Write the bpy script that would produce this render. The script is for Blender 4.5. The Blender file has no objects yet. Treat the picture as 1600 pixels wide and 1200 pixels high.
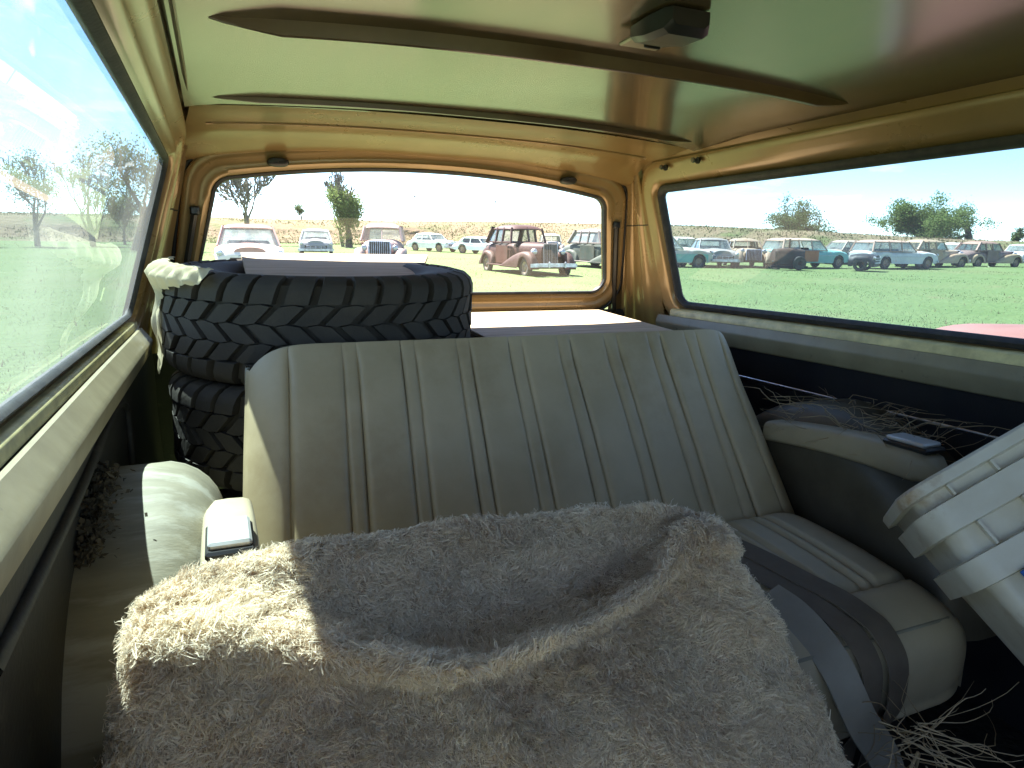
import bpy, math, random
import numpy as np
from mathutils import Matrix, Vector

# ------------------------------------------------------------------ camera, sky, sun, exposure
scene = bpy.context.scene
COL = scene.collection
EYE = 1.40                                  # eye height above the meadow
R3 = math.radians
# the wagon stands tail-down on uneven ground: everything inside it is built level and tilted with this matrix
_n = Vector((-.005, -.026, 1)).normalized()
TILT = Matrix.Translation((0, 0, EYE)) @ _n.rotation_difference(Vector((0, 0, 1))).to_matrix().to_4x4()

cam_d = bpy.data.cameras.new('camera')
cam = bpy.data.objects.new('camera', cam_d)
COL.objects.link(cam)
_yaw, _pitch, _roll = R3(23.30), R3(10.795), R3(.82)
_w = Vector((math.sin(_yaw) * math.cos(_pitch), math.cos(_yaw) * math.cos(_pitch), -math.sin(_pitch)))
_r = Vector((math.cos(_yaw), -math.sin(_yaw), 0))
_d = _w.cross(_r)
if _d.z > 0: _d = -_d
_right = _r * math.cos(_roll) - _d * math.sin(_roll)
_down = _r * math.sin(_roll) + _d * math.cos(_roll)
cm = Matrix((( _right.x, -_down.x, -_w.x), (_right.y, -_down.y, -_w.y), (_right.z, -_down.z, -_w.z))).to_4x4()
cam.matrix_world = TILT @ cm
cam_d.sensor_width = 36
cam_d.lens = 36 * 1066.7 / 1600
cam_d.clip_start = .02
cam_d.clip_end = 3000
scene.camera = cam

SUN_DIR = Vector((-.25, .51, .82)).normalized()      # towards the sun
SUN_EL = math.asin(SUN_DIR.z)
world = bpy.data.worlds.new('World')
scene.world = world
world.use_nodes = True
wt = world.node_tree
for n in list(wt.nodes): wt.nodes.remove(n)
wo = wt.nodes.new('ShaderNodeOutputWorld')
wb = wt.nodes.new('ShaderNodeBackground')
sky = wt.nodes.new('ShaderNodeTexSky')
sky.sky_type = 'NISHITA'
sky.sun_disc = False
sky.sun_elevation = SUN_EL
sky.sun_rotation = math.atan2(SUN_DIR.x, SUN_DIR.y)
sky.altitude = 800
sky.air_density = .62
sky.dust_density = .0
sky.ozone_density = 1.1
wb.inputs['Strength'].default_value = .10
# a few thin fair-weather clouds
tc = wt.nodes.new('ShaderNodeTexCoord')
mp = wt.nodes.new('ShaderNodeMapping'); mp.inputs['Scale'].default_value = (3.2, 3.2, 15)
nz = wt.nodes.new('ShaderNodeTexNoise'); nz.inputs['Scale'].default_value = 2.2; nz.inputs['Detail'].default_value = 7; nz.inputs['Roughness'].default_value = .62
cr = wt.nodes.new('ShaderNodeValToRGB')
cr.color_ramp.elements[0].position = .56; cr.color_ramp.elements[1].position = .78
cr.color_ramp.elements[1].color = (.75, .75, .75, 1)
mx = wt.nodes.new('ShaderNodeMix'); mx.data_type = 'RGBA'
mx.inputs['B'].default_value = (6.5, 6.5, 6.7, 1)
L = wt.links
L.new(tc.outputs['Generated'], mp.inputs['Vector']); L.new(mp.outputs['Vector'], nz.inputs['Vector'])
L.new(nz.outputs['Fac'], cr.inputs['Fac']); L.new(cr.outputs['Color'], mx.inputs['Factor'])
L.new(sky.outputs['Color'], mx.inputs['A']); L.new(mx.outputs['Result'], wb.inputs['Color'])
L.new(wb.outputs['Background'], wo.inputs['Surface'])

sun_d = bpy.data.lights.new('sun', 'SUN')
sun_d.energy = 5.0
sun_d.angle = R3(.53)
sun_d.color = (1, .955, .88)
sun = bpy.data.objects.new('sun', sun_d)
COL.objects.link(sun)
sun.rotation_euler = SUN_DIR.to_track_quat('Z', 'Y').to_euler()
sun.location = (0, 0, 60)

scene.view_settings.view_transform = 'Standard'
scene.view_settings.look = 'None'
scene.view_settings.exposure = 2.5
scene.view_settings.gamma = 1
scene.view_settings.use_curve_mapping = False
scene.render.engine = 'CYCLES'
cy = scene.cycles
cy.use_denoising = True
cy.max_bounces = 10; cy.diffuse_bounces = 6; cy.glossy_bounces = 5; cy.transparent_max_bounces = 24
cy.caustics_reflective = False; cy.caustics_refractive = False
cy.sample_clamp_indirect = 6

rng = np.random.default_rng(7)
random.seed(7)

# ------------------------------------------------------------------ helpers
BASE = {}
INSIDE = []                                 # roots that tilt with the wagon


def mesh_data(name, v, f, mats=None, smooth=True, attr=None):
    me = bpy.data.meshes.new(name)
    me.from_pydata([tuple(map(float, p)) for p in v], [], f if isinstance(f, list) else f.tolist())
    if mats is not None:
        for m in (mats if isinstance(mats, (list, tuple)) else [mats]): me.materials.append(m)
    if smooth is True:
        me.polygons.foreach_set('use_smooth', [True] * len(me.polygons))
    elif smooth:
        me.polygons.foreach_set('use_smooth', [True] * len(me.polygons))
        me.set_sharp_from_angle(angle=R3(smooth))
    me.update()
    return me


def root_of(o):
    while o.parent: o = o.parent
    return o


def thing(name, label, cat, base=(0, 0, 0), group=None, inside=False, rz=0.):
    o = bpy.data.objects.new(name, None)
    o.empty_display_size = .1
    COL.objects.link(o)
    o['label'] = label; o['category'] = cat
    if group: o['group'] = group
    o.location = base; o.rotation_euler = (0, 0, rz)
    BASE[o.name] = Vector(base) if inside else Vector((0, 0, 0))
    if inside: INSIDE.append(o)
    return o


def part(name, mb, mat, parent, smooth=38, kind=None, label=None):
    """a mesh child; vertices of things inside the wagon are given in wagon coordinates"""
    v, f = mb.get() if isinstance(mb, MB) else mb
    b = BASE[root_of(parent).name]
    v = np.asarray(v, float) - np.array(b)
    o = bpy.data.objects.new(name, mesh_data(name, v, f, mat, smooth))
    COL.objects.link(o)
    o.parent = parent
    if kind: o['kind'] = kind
    if label: o['label'] = label
    return o


def single(name, mb, mat, label, cat, group=None, smooth=38, inside=False, kind=None, base=(0, 0, 0)):
    v, f = mb.get() if isinstance(mb, MB) else mb
    v = np.asarray(v, float) - np.array(base)
    o = bpy.data.objects.new(name, mesh_data(name, v, f, mat, smooth))
    COL.objects.link(o)
    o.location = base
    if label: o['label'] = label
    if cat: o['category'] = cat
    if group: o['group'] = group
    if kind: o['kind'] = kind
    if inside: INSIDE.append(o)
    return o


class MB:
    def __init__(s): s.v = []; s.f = []; s.n = 0

    def add(s, v, f):
        v = np.asarray(v, float).reshape(-1, 3)
        s.v.append(v)
        k = s.n
        s.f += [[i + k for i in q] for q in f]
        s.n += len(v)
        return s

    def get(s): return np.concatenate(s.v), s.f

    def grid(s, P, cu=False, cv=False, flip=False):
        P = np.asarray(P, float)
        a, b = P.shape[:2]
        f = []
        for i in range(a if cu else a - 1):
            for j in range(b if cv else b - 1):
                q = [i * b + j, ((i + 1) % a) * b + j, ((i + 1) % a) * b + (j + 1) % b, i * b + (j + 1) % b]
                f.append(q[::-1] if flip else q)
        return s.add(P.reshape(-1, 3), f)

    def box(s, c, d, rot=None, bev=0.):
        """box of full size d at c, edges bevelled"""
        c = np.array(c, float); h = np.array(d, float) / 2
        b = min(bev, h.min() * .9)
        if b <= 0:
            v = np.array([[x, y, z] for x in (-1, 1) for y in (-1, 1) for z in (-1, 1)]) * h
            f = [[0, 1, 3, 2], [4, 6, 7, 5], [0, 4, 5, 1], [2, 3, 7, 6], [0, 2, 6, 4], [1, 5, 7, 3]]
        else:
            v = []; idx = {}
            for ax in range(3):
                for x in (-1, 1):
                    for y in (-1, 1):
                        for z in (-1, 1):
                            q = np.array([x, y, z]) * (h - b); q[ax] = (x, y, z)[ax] * h[ax]
                            idx[(ax, x, y, z)] = len(v); v.append(q)
            f = []
            S = (-1, 1)
            for ax in range(3):
                o1, o2 = [k for k in range(3) if k != ax]
                for sg in S:
                    q = []
                    for a_, b_ in ((-1, -1), (1, -1), (1, 1), (-1, 1)):
                        k = [0, 0, 0]; k[ax] = sg; k[o1] = a_; k[o2] = b_
                        q.append(idx[(ax, *k)])
                    if (sg > 0) == (ax == 1): q = q[::-1]
                    f.append(q)
            for a1 in range(3):
                for a2 in range(a1 + 1, 3):
                    ft = 3 - a1 - a2
                    for s1 in S:
                        for s2 in S:
                            k = [0, 0, 0]; k[a1] = s1; k[a2] = s2
                            lo = list(k); hi = list(k); lo[ft] = -1; hi[ft] = 1
                            f.append([idx[(a1, *lo)], idx[(a1, *hi)], idx[(a2, *hi)], idx[(a2, *lo)]])
            for x in S:
                for y in S:
                    for z in S: f.append([idx[(k, x, y, z)] for k in range(3)])
            v = np.array(v)
        if rot is not None: v = v @ np.array(rot).T
        return s.add(v + c, f)

    def tube(s, path, r, n=6, cap=True):
        P = np.asarray(path, float)
        m = len(P)
        r = np.broadcast_to(np.asarray(r, float), (m,))
        T = np.gradient(P, axis=0) if m > 2 else np.repeat((P[1] - P[0])[None], 2, 0)
        T /= np.linalg.norm(T, axis=1)[:, None] + 1e-12
        up = np.array([0, 0, 1.]) if abs(T[0][2]) < .9 else np.array([1., 0, 0])
        rings = []
        N = np.cross(T[0], up); N /= np.linalg.norm(N)
        for i in range(m):
            N = N - T[i] * (N @ T[i]); N /= np.linalg.norm(N) + 1e-12
            B = np.cross(T[i], N)
            a = np.arange(n) / n * 2 * math.pi
            rings.append(P[i] + r[i] * (np.cos(a)[:, None] * N + np.sin(a)[:, None] * B))
        k = s.n
        s.grid(np.array(rings), cv=True)
        if cap:
            s.f.append([k + j for j in range(n)][::-1]); s.f.append([k + (m - 1) * n + j for j in range(n)])
        return s

    def lathe(s, prof, n=24, axis=2, c=(0, 0, 0), closed=False):
        """prof: (radius, height) pairs turned about an axis"""
        prof = np.asarray(prof, float)
        a = np.arange(n) / n * 2 * math.pi
        P = np.zeros((len(prof), n, 3))
        o = [k for k in range(3) if k != axis]
        P[:, :, o[0]] = prof[:, :1] * np.cos(a); P[:, :, o[1]] = prof[:, :1] * np.sin(a); P[:, :, axis] = prof[:, 1:]
        return s.grid(P + np.array(c), cu=closed, cv=True)

    def ribbon(s, path, width, wdir, th=.003):
        P = np.asarray(path, float); m = len(P)
        W = np.broadcast_to(np.asarray(wdir, float), (m, 3)) * width / 2
        T = np.gradient(P, axis=0); N = np.cross(T, W); N /= np.linalg.norm(N, axis=1)[:, None] + 1e-12
        N *= th / 2
        rings = np.stack([P - W + N, P + W + N, P + W - N, P - W - N], 1)
        k = s.n
        s.grid(rings, cv=True)
        s.f.append([k, k + 1, k + 2, k + 3]); s.f.append([k + (m - 1) * 4 + j for j in (3, 2, 1, 0)])
        return s


def copy_tree(o, parent=None):
    c = o.copy()
    COL.objects.link(c)
    c.parent = parent
    for ch in list(o.children): copy_tree(ch, c)
    return c


def spline(keys, t):
    """smooth interpolation of key rows (pos, value...) at t"""
    k = np.asarray(keys, float); x = k[:, 0]; y = k[:, 1:]
    t = np.atleast_1d(np.asarray(t, float))
    d = np.gradient(y, x, axis=0) if len(x) > 2 else np.repeat(((y[-1] - y[0]) / (x[-1] - x[0]))[None], len(x), 0)
    i = np.clip(np.searchsorted(x, t, side='right') - 1, 0, len(x) - 2)
    h = (x[i + 1] - x[i])[:, None]; u = ((t - x[i])[:, None] / h).clip(0, 1)
    r = (2 * u**3 - 3 * u**2 + 1) * y[i] + (u**3 - 2 * u**2 + u) * h * d[i] + (-2 * u**3 + 3 * u**2) * y[i + 1] + (u**3 - u**2) * h * d[i + 1]
    return r


def smoothnoise(n, amp, seed, k=6):
    r = np.random.default_rng(seed); x = np.linspace(0, 1, n); y = np.zeros(n)
    for i in range(1, k + 1): y += r.normal() / i * np.sin(2 * math.pi * (i * x + r.random()))
    return y * amp


def rrect(a0, a1, b0, b1, r, n=8, arch=0.):
    """closed rounded rectangle in (a, b), four corners of n points plus edge points; arch lifts the top mid"""
    r4 = r if isinstance(r, (list, tuple)) else [r] * 4
    pts = []
    E_ = 10
    cs = [(a1, b1, -1, -1, 0), (a0, b1, 1, -1, 90), (a0, b0, 1, 1, 180), (a1, b0, -1, 1, 270)]
    for k, (ca, cb, sa, sb, st) in enumerate(cs):
        q = r4[k]
        for i in range(n + 1):
            t = R3(st + 90 * i / n)
            pts.append((ca + sa * q + q * math.cos(t), cb + sb * q + q * math.sin(t)))
        nx = cs[(k + 1) % 4]; q2 = r4[(k + 1) % 4]
        t = R3(nx[4]); nxt = (nx[0] + nx[2] * q2 + q2 * math.cos(t), nx[1] + nx[3] * q2 + q2 * math.sin(t))
        l0 = pts[-1]
        for i in range(1, E_): pts.append((l0[0] + (nxt[0] - l0[0]) * i / E_, l0[1] + (nxt[1] - l0[1]) * i / E_))
    return np.array(pts)


# ------------------------------------------------------------------ materials
def mat(name, col, rough=.6, metal=0., col2=None, scale=6., detail=6., lo=.35, hi=.68, bump=0., bscale=80., coat=0., spec=.5,
        rough2=None, stretch=None, coord='Object', sheen=0., bdist=.004, col3=None, scale3=1.5, lo3=.5, hi3=.62):
    m = bpy.data.materials.new(name)
    m.use_nodes = True
    t = m.node_tree; N = t.nodes; K = t.links
    b = N['Principled BSDF']
    b.inputs['Roughness'].default_value = rough
    b.inputs['Metallic'].default_value = metal
    b.inputs['Coat Weight'].default_value = coat
    b.inputs['Coat Roughness'].default_value = .12
    b.inputs['Specular IOR Level'].default_value = spec
    b.inputs['Sheen Weight'].default_value = sheen
    b.inputs['Base Color'].default_value = (*col, 1)
    tcn = N.new('ShaderNodeTexCoord')
    vec = tcn.outputs[coord]
    if stretch:
        mpn = N.new('ShaderNodeMapping'); mpn.inputs['Scale'].default_value = stretch
        K.new(vec, mpn.inputs['Vector']); vec = mpn.outputs['Vector']
    if col2 is not None:
        nn = N.new('ShaderNodeTexNoise'); nn.inputs['Scale'].default_value = scale; nn.inputs['Detail'].default_value = detail
        nn.inputs['Roughness'].default_value = .6
        K.new(vec, nn.inputs['Vector'])
        rp = N.new('ShaderNodeValToRGB')
        rp.color_ramp.elements[0].position = lo; rp.color_ramp.elements[1].position = hi
        rp.color_ramp.elements[0].color = (*col, 1); rp.color_ramp.elements[1].color = (*col2, 1)
        K.new(nn.outputs['Fac'], rp.inputs['Fac'])
        outc = rp.outputs['Color']
        if col3 is not None:
            n3 = N.new('ShaderNodeTexNoise'); n3.inputs['Scale'].default_value = scale3; n3.inputs['Detail'].default_value = 8
            n3.inputs['Roughness'].default_value = .68
            K.new(vec, n3.inputs['Vector'])
            r3 = N.new('ShaderNodeMapRange'); r3.inputs[1].default_value = lo3; r3.inputs[2].default_value = hi3
            K.new(n3.outputs['Fac'], r3.inputs[0])
            mm = N.new('ShaderNodeMix'); mm.data_type = 'RGBA'; mm.inputs['B'].default_value = (*col3, 1)
            K.new(r3.outputs[0], mm.inputs['Factor']); K.new(outc, mm.inputs['A'])
            outc = mm.outputs['Result']
        K.new(outc, b.inputs['Base Color'])
        if rough2 is not None:
            mr = N.new('ShaderNodeMapRange'); mr.inputs[1].default_value = lo; mr.inputs[2].default_value = hi
            mr.inputs[3].default_value = rough; mr.inputs[4].default_value = rough2
            K.new(nn.outputs['Fac'], mr.inputs[0]); K.new(mr.outputs[0], b.inputs['Roughness'])
    if bump > 0:
        nb = N.new('ShaderNodeTexNoise'); nb.inputs['Scale'].default_value = bscale; nb.inputs['Detail'].default_value = 5
        K.new(vec, nb.inputs['Vector'])
        bp = N.new('ShaderNodeBump'); bp.inputs['Strength'].default_value = bump; bp.inputs['Distance'].default_value = bdist
        K.new(nb.outputs['Fac'], bp.inputs['Height']); K.new(bp.outputs['Normal'], b.inputs['Normal'])
    return m


def glass(name, tint, dust, dustcol=(.75, .75, .7), refl=1.7, streak=0., dscale=3.):
    """thin pane: clear with mirror reflection growing at grazing angles, plus a film of dust"""
    m = bpy.data.materials.new(name)
    m.use_nodes = True
    t = m.node_tree; N = t.nodes; K = t.links
    for n in list(N): N.remove(n)
    out = N.new('ShaderNodeOutputMaterial')
    geo = N.new('ShaderNodeNewGeometry')
    dot = N.new('ShaderNodeVectorMath'); dot.operation = 'DOT_PRODUCT'
    K.new(geo.outputs['Incoming'], dot.inputs[0]); K.new(geo.outputs['Normal'], dot.inputs[1])

    def mth(op, a, b=None):
        n = N.new('ShaderNodeMath'); n.operation = op
        for i, x in enumerate((a, b)):
            if x is None: continue
            if isinstance(x, (int, float)): n.inputs[i].default_value = x
            else: K.new(x, n.inputs[i])
        return n.outputs[0]
    c = mth('ABSOLUTE', dot.outputs['Value'])
    p = mth('POWER', mth('SUBTRACT', 1., c), 5.)
    fr = mth('MINIMUM', mth('MULTIPLY', mth('ADD', mth('MULTIPLY', p, .96), .04), refl), .95)
    tr = N.new('ShaderNodeBsdfTransparent'); tr.inputs['Color'].default_value = (*tint, 1)
    gl = N.new('ShaderNodeBsdfGlossy'); gl.inputs['Roughness'].default_value = .012
    m1 = N.new('ShaderNodeMixShader')
    K.new(fr, m1.inputs[0]); K.new(tr.outputs[0], m1.inputs[1]); K.new(gl.outputs[0], m1.inputs[2])
    df = N.new('ShaderNodeBsdfDiffuse'); df.inputs['Color'].default_value = (*dustcol, 1)
    tl = N.new('ShaderNodeBsdfTranslucent'); tl.inputs['Color'].default_value = (*dustcol, 1)
    m2 = N.new('ShaderNodeMixShader'); m2.inputs[0].default_value = .6
    K.new(df.outputs[0], m2.inputs[1]); K.new(tl.outputs[0], m2.inputs[2])
    tcn = N.new('ShaderNodeTexCoord')
    nn = N.new('ShaderNodeTexNoise'); nn.inputs['Scale'].default_value = dscale; nn.inputs['Detail'].default_value = 6
    K.new(tcn.outputs['Object'], nn.inputs['Vector'])
    mr = N.new('ShaderNodeMapRange'); mr.inputs[1].default_value = .3; mr.inputs[2].default_value = .75
    mr.inputs[3].default_value = dust * .55; mr.inputs[4].default_value = dust * 1.6
    K.new(nn.outputs['Fac'], mr.inputs[0])
    fac = mr.outputs[0]
    if streak > 0:        # dried wiping smears
        mpn = N.new('ShaderNodeMapping'); mpn.inputs['Scale'].default_value = (6, 2.2, 10.); mpn.inputs['Rotation'].default_value = (R3(-38), 0, 0)
        K.new(tcn.outputs['Object'], mpn.inputs['Vector'])
        n2 = N.new('ShaderNodeTexNoise'); n2.inputs['Scale'].default_value = 1.5; n2.inputs['Detail'].default_value = 3; n2.inputs['Distortion'].default_value = .8
        K.new(mpn.outputs['Vector'], n2.inputs['Vector'])
        r2 = N.new('ShaderNodeMapRange'); r2.inputs[1].default_value = .60; r2.inputs[2].default_value = .70; r2.inputs[4].default_value = streak
        K.new(n2.outputs['Fac'], r2.inputs[0])
        sx_ = N.new('ShaderNodeSeparateXYZ'); K.new(tcn.outputs['Object'], sx_.inputs[0])
        mz = N.new('ShaderNodeMapRange'); mz.inputs[1].default_value = 1.03; mz.inputs[2].default_value = 1.10
        K.new(sx_.outputs[2], mz.inputs[0])
        fac = mth('ADD', fac, mth('MULTIPLY', r2.outputs[0], mz.outputs[0]))
    m3 = N.new('ShaderNodeMixShader')
    K.new(fac, m3.inputs[0]); K.new(m1.outputs[0], m3.inputs[1]); K.new(m2.outputs[0], m3.inputs[2])
    K.new(m3.outputs[0], out.inputs['Surface'])
    return m


def leafmat(name, c1, c2, trans=.35, attr=True, scale=3.):
    m = bpy.data.materials.new(name)
    m.use_nodes = True
    t = m.node_tree; N = t.nodes; K = t.links
    for n in list(N): N.remove(n)
    out = N.new('ShaderNodeOutputMaterial')
    tcn = N.new('ShaderNodeTexCoord')
    nn = N.new('ShaderNodeTexNoise'); nn.inputs['Scale'].default_value = scale; nn.inputs['Detail'].default_value = 4
    K.new(tcn.outputs['Object'], nn.inputs['Vector'])
    geo = N.new('ShaderNodeNewGeometry')
    ad = N.new('ShaderNodeMath'); ad.operation = 'MULTIPLY_ADD'; ad.inputs[1].default_value = .5; 
    K.new(geo.outputs['Random Per Island'], ad.inputs[0]); K.new(nn.outputs['Fac'], ad.inputs[2])
    rp = N.new('ShaderNodeValToRGB'); rp.color_ramp.elements[0].position = .35; rp.color_ramp.elements[1].position = 1.05
    rp.color_ramp.elements[0].color = (*c1, 1); rp.color_ramp.elements[1].color = (*c2, 1)
    K.new(ad.outputs[0], rp.inputs['Fac'])
    d = N.new('ShaderNodeBsdfDiffuse'); l = N.new('ShaderNodeBsdfTranslucent')
    K.new(rp.outputs['Color'], d.inputs['Color']); K.new(rp.outputs['Color'], l.inputs['Color'])
    mxs = N.new('ShaderNodeMixShader'); mxs.inputs[0].default_value = trans
    K.new(d.outputs[0], mxs.inputs[1]); K.new(l.outputs[0], mxs.inputs[2]); K.new(mxs.outputs[0], out.inputs['Surface'])
    return m


GOLD = mat('gold_paint', (.36, .23, .095), .27, .25, (.305, .195, .08), scale=9, bump=.012, bscale=12, coat=.35, rough2=.3,
           col3=(.16, .10, .05), scale3=26, lo3=.70, hi3=.80)
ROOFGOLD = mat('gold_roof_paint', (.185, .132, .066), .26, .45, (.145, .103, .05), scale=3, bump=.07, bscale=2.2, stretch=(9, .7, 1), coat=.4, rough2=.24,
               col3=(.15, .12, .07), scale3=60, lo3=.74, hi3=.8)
BOWSHADE = mat('bow_shade_brown', (.15, .092, .045), .3, .1, (.11, .068, .035), scale=12, coat=.2)  # darker brown puts the shade on the roof bows into their colour
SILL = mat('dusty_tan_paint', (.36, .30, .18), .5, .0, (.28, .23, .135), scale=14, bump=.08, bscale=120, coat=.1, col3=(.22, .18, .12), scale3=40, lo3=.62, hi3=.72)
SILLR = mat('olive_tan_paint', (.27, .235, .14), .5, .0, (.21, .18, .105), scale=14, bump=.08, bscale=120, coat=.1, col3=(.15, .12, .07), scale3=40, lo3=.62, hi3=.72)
STRIP = mat('yellowed_trim', (.74, .64, .30), .45, 0, (.42, .36, .17), scale=22, bump=.05)
RUBBER = mat('window_rubber', (.018, .018, .019), .6, 0, (.05, .045, .04), scale=30, bump=.2, bscale=140)
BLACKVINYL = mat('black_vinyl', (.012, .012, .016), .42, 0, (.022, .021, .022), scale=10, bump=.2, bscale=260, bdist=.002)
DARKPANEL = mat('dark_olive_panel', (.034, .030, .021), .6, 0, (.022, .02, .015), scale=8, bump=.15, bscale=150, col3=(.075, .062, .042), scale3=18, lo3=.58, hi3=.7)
CHROME = mat('dull_chrome', (.55, .56, .58), .25, 1., (.35, .35, .36), scale=20, rough2=.5)
FLOORMAT = mat('dirty_black_floor', (.014, .012, .010), .9, 0, (.035, .029, .021), scale=10, bump=.6, bscale=70, bdist=.01)
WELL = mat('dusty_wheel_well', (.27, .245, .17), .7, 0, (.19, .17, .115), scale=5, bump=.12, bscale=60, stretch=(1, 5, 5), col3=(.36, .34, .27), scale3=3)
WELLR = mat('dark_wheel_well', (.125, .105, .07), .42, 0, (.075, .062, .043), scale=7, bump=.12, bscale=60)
VINYL = mat('olive_tan_vinyl', (.53, .43, .265), .5, 0, (.43, .345, .205), scale=7, bump=.12, bscale=420, bdist=.0015, col3=(.34, .24, .12), scale3=3.2, lo3=.50, hi3=.78, rough2=.36)
VINYLGREY = mat('pale_tan_vinyl', (.47, .395, .265), .5, 0, (.38, .315, .205), scale=6, bump=.1, bscale=420, bdist=.0015, col3=(.17, .14, .09), scale3=7, lo3=.6, hi3=.8)
SEAM = mat('dark_weld_seam', (.05, .045, .032), .8)  # even dark colour of the weld seam on the pillars
PIPING = mat('vinyl_piping', (.28, .265, .20), .45, 0, (.20, .185, .13), scale=12)
TYRE = mat('dusty_tyre_rubber', (.040, .033, .025), .82, 0, (.064, .053, .039), scale=9, bump=.25, bscale=90, col3=(.085, .074, .056), scale3=5, lo3=.58, hi3=.82)
BOARD = mat('bleached_plywood', (.56, .44, .29), .8, 0, (.38, .285, .175), scale=5, stretch=(1.2, 18, 18), bump=.3, bscale=14, bdist=.003)
WOODDARK = mat('dark_crate_wood', (.16, .10, .06), .8, 0, (.10, .065, .04), scale=5, stretch=(2, 14, 14), bump=.3, bscale=14)
TUBWHITE = mat('yellowed_white_plastic', (.68, .64, .54), .42, 0, (.56, .50, .39), scale=9, bump=.05, bscale=60, col3=(.36, .24, .13), scale3=10, lo3=.54, hi3=.72)
BLUE = mat('blue_print', (.015, .09, .36), .4, 0, (.02, .11, .40), scale=30)
BELTDARK = mat('brown_belt_webbing', (.15, .118, .085), .75, 0, (.115, .09, .062), scale=20, bump=.4, bscale=600, bdist=.001, stretch=(1, 1, 1))
BELTGREY = mat('grey_belt_webbing', (.30, .275, .225), .7, 0, (.235, .21, .165), scale=9, bump=.4, bscale=600, bdist=.001)
TWIG = mat('dry_twig', (.42, .33, .20), .85, 0, (.30, .22, .13), scale=20)
LEAFLIT = mat('dry_leaf_litter', (.05, .038, .02), .9, 0, (.11, .085, .042), scale=40)
BLACKPL = mat('black_plastic', (.014, .014, .015), .38, 0, (.025, .024, .022), scale=15)
PLATE = mat('tan_metal_plate', (.42, .36, .25), .35, .3, (.34, .28, .18), scale=15)
STEEL = mat('grey_steel', (.28, .27, .25), .4, .8, (.2, .17, .13), scale=20)
ALU = mat('brushed_pale_metal', (.62, .62, .60), .38, .35, (.52, .51, .48), scale=20)
FURBASE = mat('fur_backing', (.60, .47, .34), .95, 0, (.46, .35, .24), scale=60, bump=.8, bscale=220, bdist=.004)

# ------------------------------------------------------------------ wagon we sit in (wagon coordinates: eye at 0,0,0; +y is the tail)
XC = .562
ZS0, ZS1 = -.15, .196                       # side glass
Y_R = 1.738                                 # rear edge of the side glass
HW = lambda z: .75 - (z - ZS0) / (ZS1 - ZS0) * .10
GY = lambda z: 1.935 - .34 * z              # sloping tail opening


def S_(side, y, z, d): return np.stack([XC + side * (HW(z) - d), y, z], -1)


wagon = thing('old_station_wagon', 'gold painted old wagon whose bare interior surrounds the view, with side and tail windows', 'wagon', (XC, 1.0, -.98), inside=True)

# roof panel: gently crowned sheet with pressed edges
ys = np.linspace(-.78, 1.52, 70); us = np.linspace(-1, 1, 41)
P = np.zeros((len(us), len(ys), 3))
for i, u in enumerate(us):
    z = .302 - .018 * abs(u)**2.4 - .006 * max(0, abs(u) - .93) / .07
    P[i, :, 0] = XC + u * .598; P[i, :, 1] = ys
    P[i, :, 2] = z - .010 * np.clip((ys - 1.25) / .27, 0, 1)**2 + .0016 * np.sin(ys * 9 + u * 3) * (1 - u * u)
rp_ = part('roof_panel', MB().grid(P), ROOFGOLD, wagon, smooth=True)
# roof bows: thin pressed ribs tapering to blades at both ends
for yb, hwb, dep in ((.985, .555, .020), (1.448, .56, .012)):
    n = 50
    t = np.linspace(-1, 1, n)
    env = np.clip((1 - np.abs(t)) / .16, 0, 1)**.75
    zt = .302 - .018 * np.abs(t * hwb / .585)**2.4 - .010 * np.clip((yb - 1.25) / .27, 0, 1)**2 + .001
    rows = []
    for (dy, dz) in ((-.002, .003), (-.001, -.5), (.000, -.92), (.004, -1.), (.016, -.8), (.05, .004)):
        zz = zt + (dz * dep * env if dz < 0 else dz)
        rows.append(np.stack([XC + t * hwb, yb + dy * (.4 + .6 * env) + .018 * np.abs(t)**3, zz], 1))
    part('roof_bow', MB().grid(np.array(rows)), BOWSHADE, wagon, smooth=60)
# outer roof skin
P2 = P.copy(); P2[:, :, 2] += .035
P2[:, :, 0] = XC + (P2[:, :, 0] - XC) * 1.06
part('roof_skin', MB().grid(P2, flip=True), ROOFGOLD, wagon, smooth=True)
hb_ = np.linspace(-.66, .66, 9)
part('rear_header_skin', MB().grid(np.array([np.stack([XC + hb_, np.full(9, y), np.full(9, z)], 1) for y, z in ((1.49, .338), (1.78, .318), (1.885, .275), (1.90, .225))])), GOLD, wagon)


def sweep_y(prof, y0, y1, side, n=30, wob=0.):
    yy = np.linspace(y0, y1, n)
    Q = np.zeros((len(prof), n, 3))
    for i, (h, z) in enumerate(prof):
        Q[i, :, 0] = XC + side * h; Q[i, :, 1] = yy; Q[i, :, 2] = z
    if wob: Q[:, :, 2] += wob * np.sin(yy * 7)
    return Q


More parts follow.
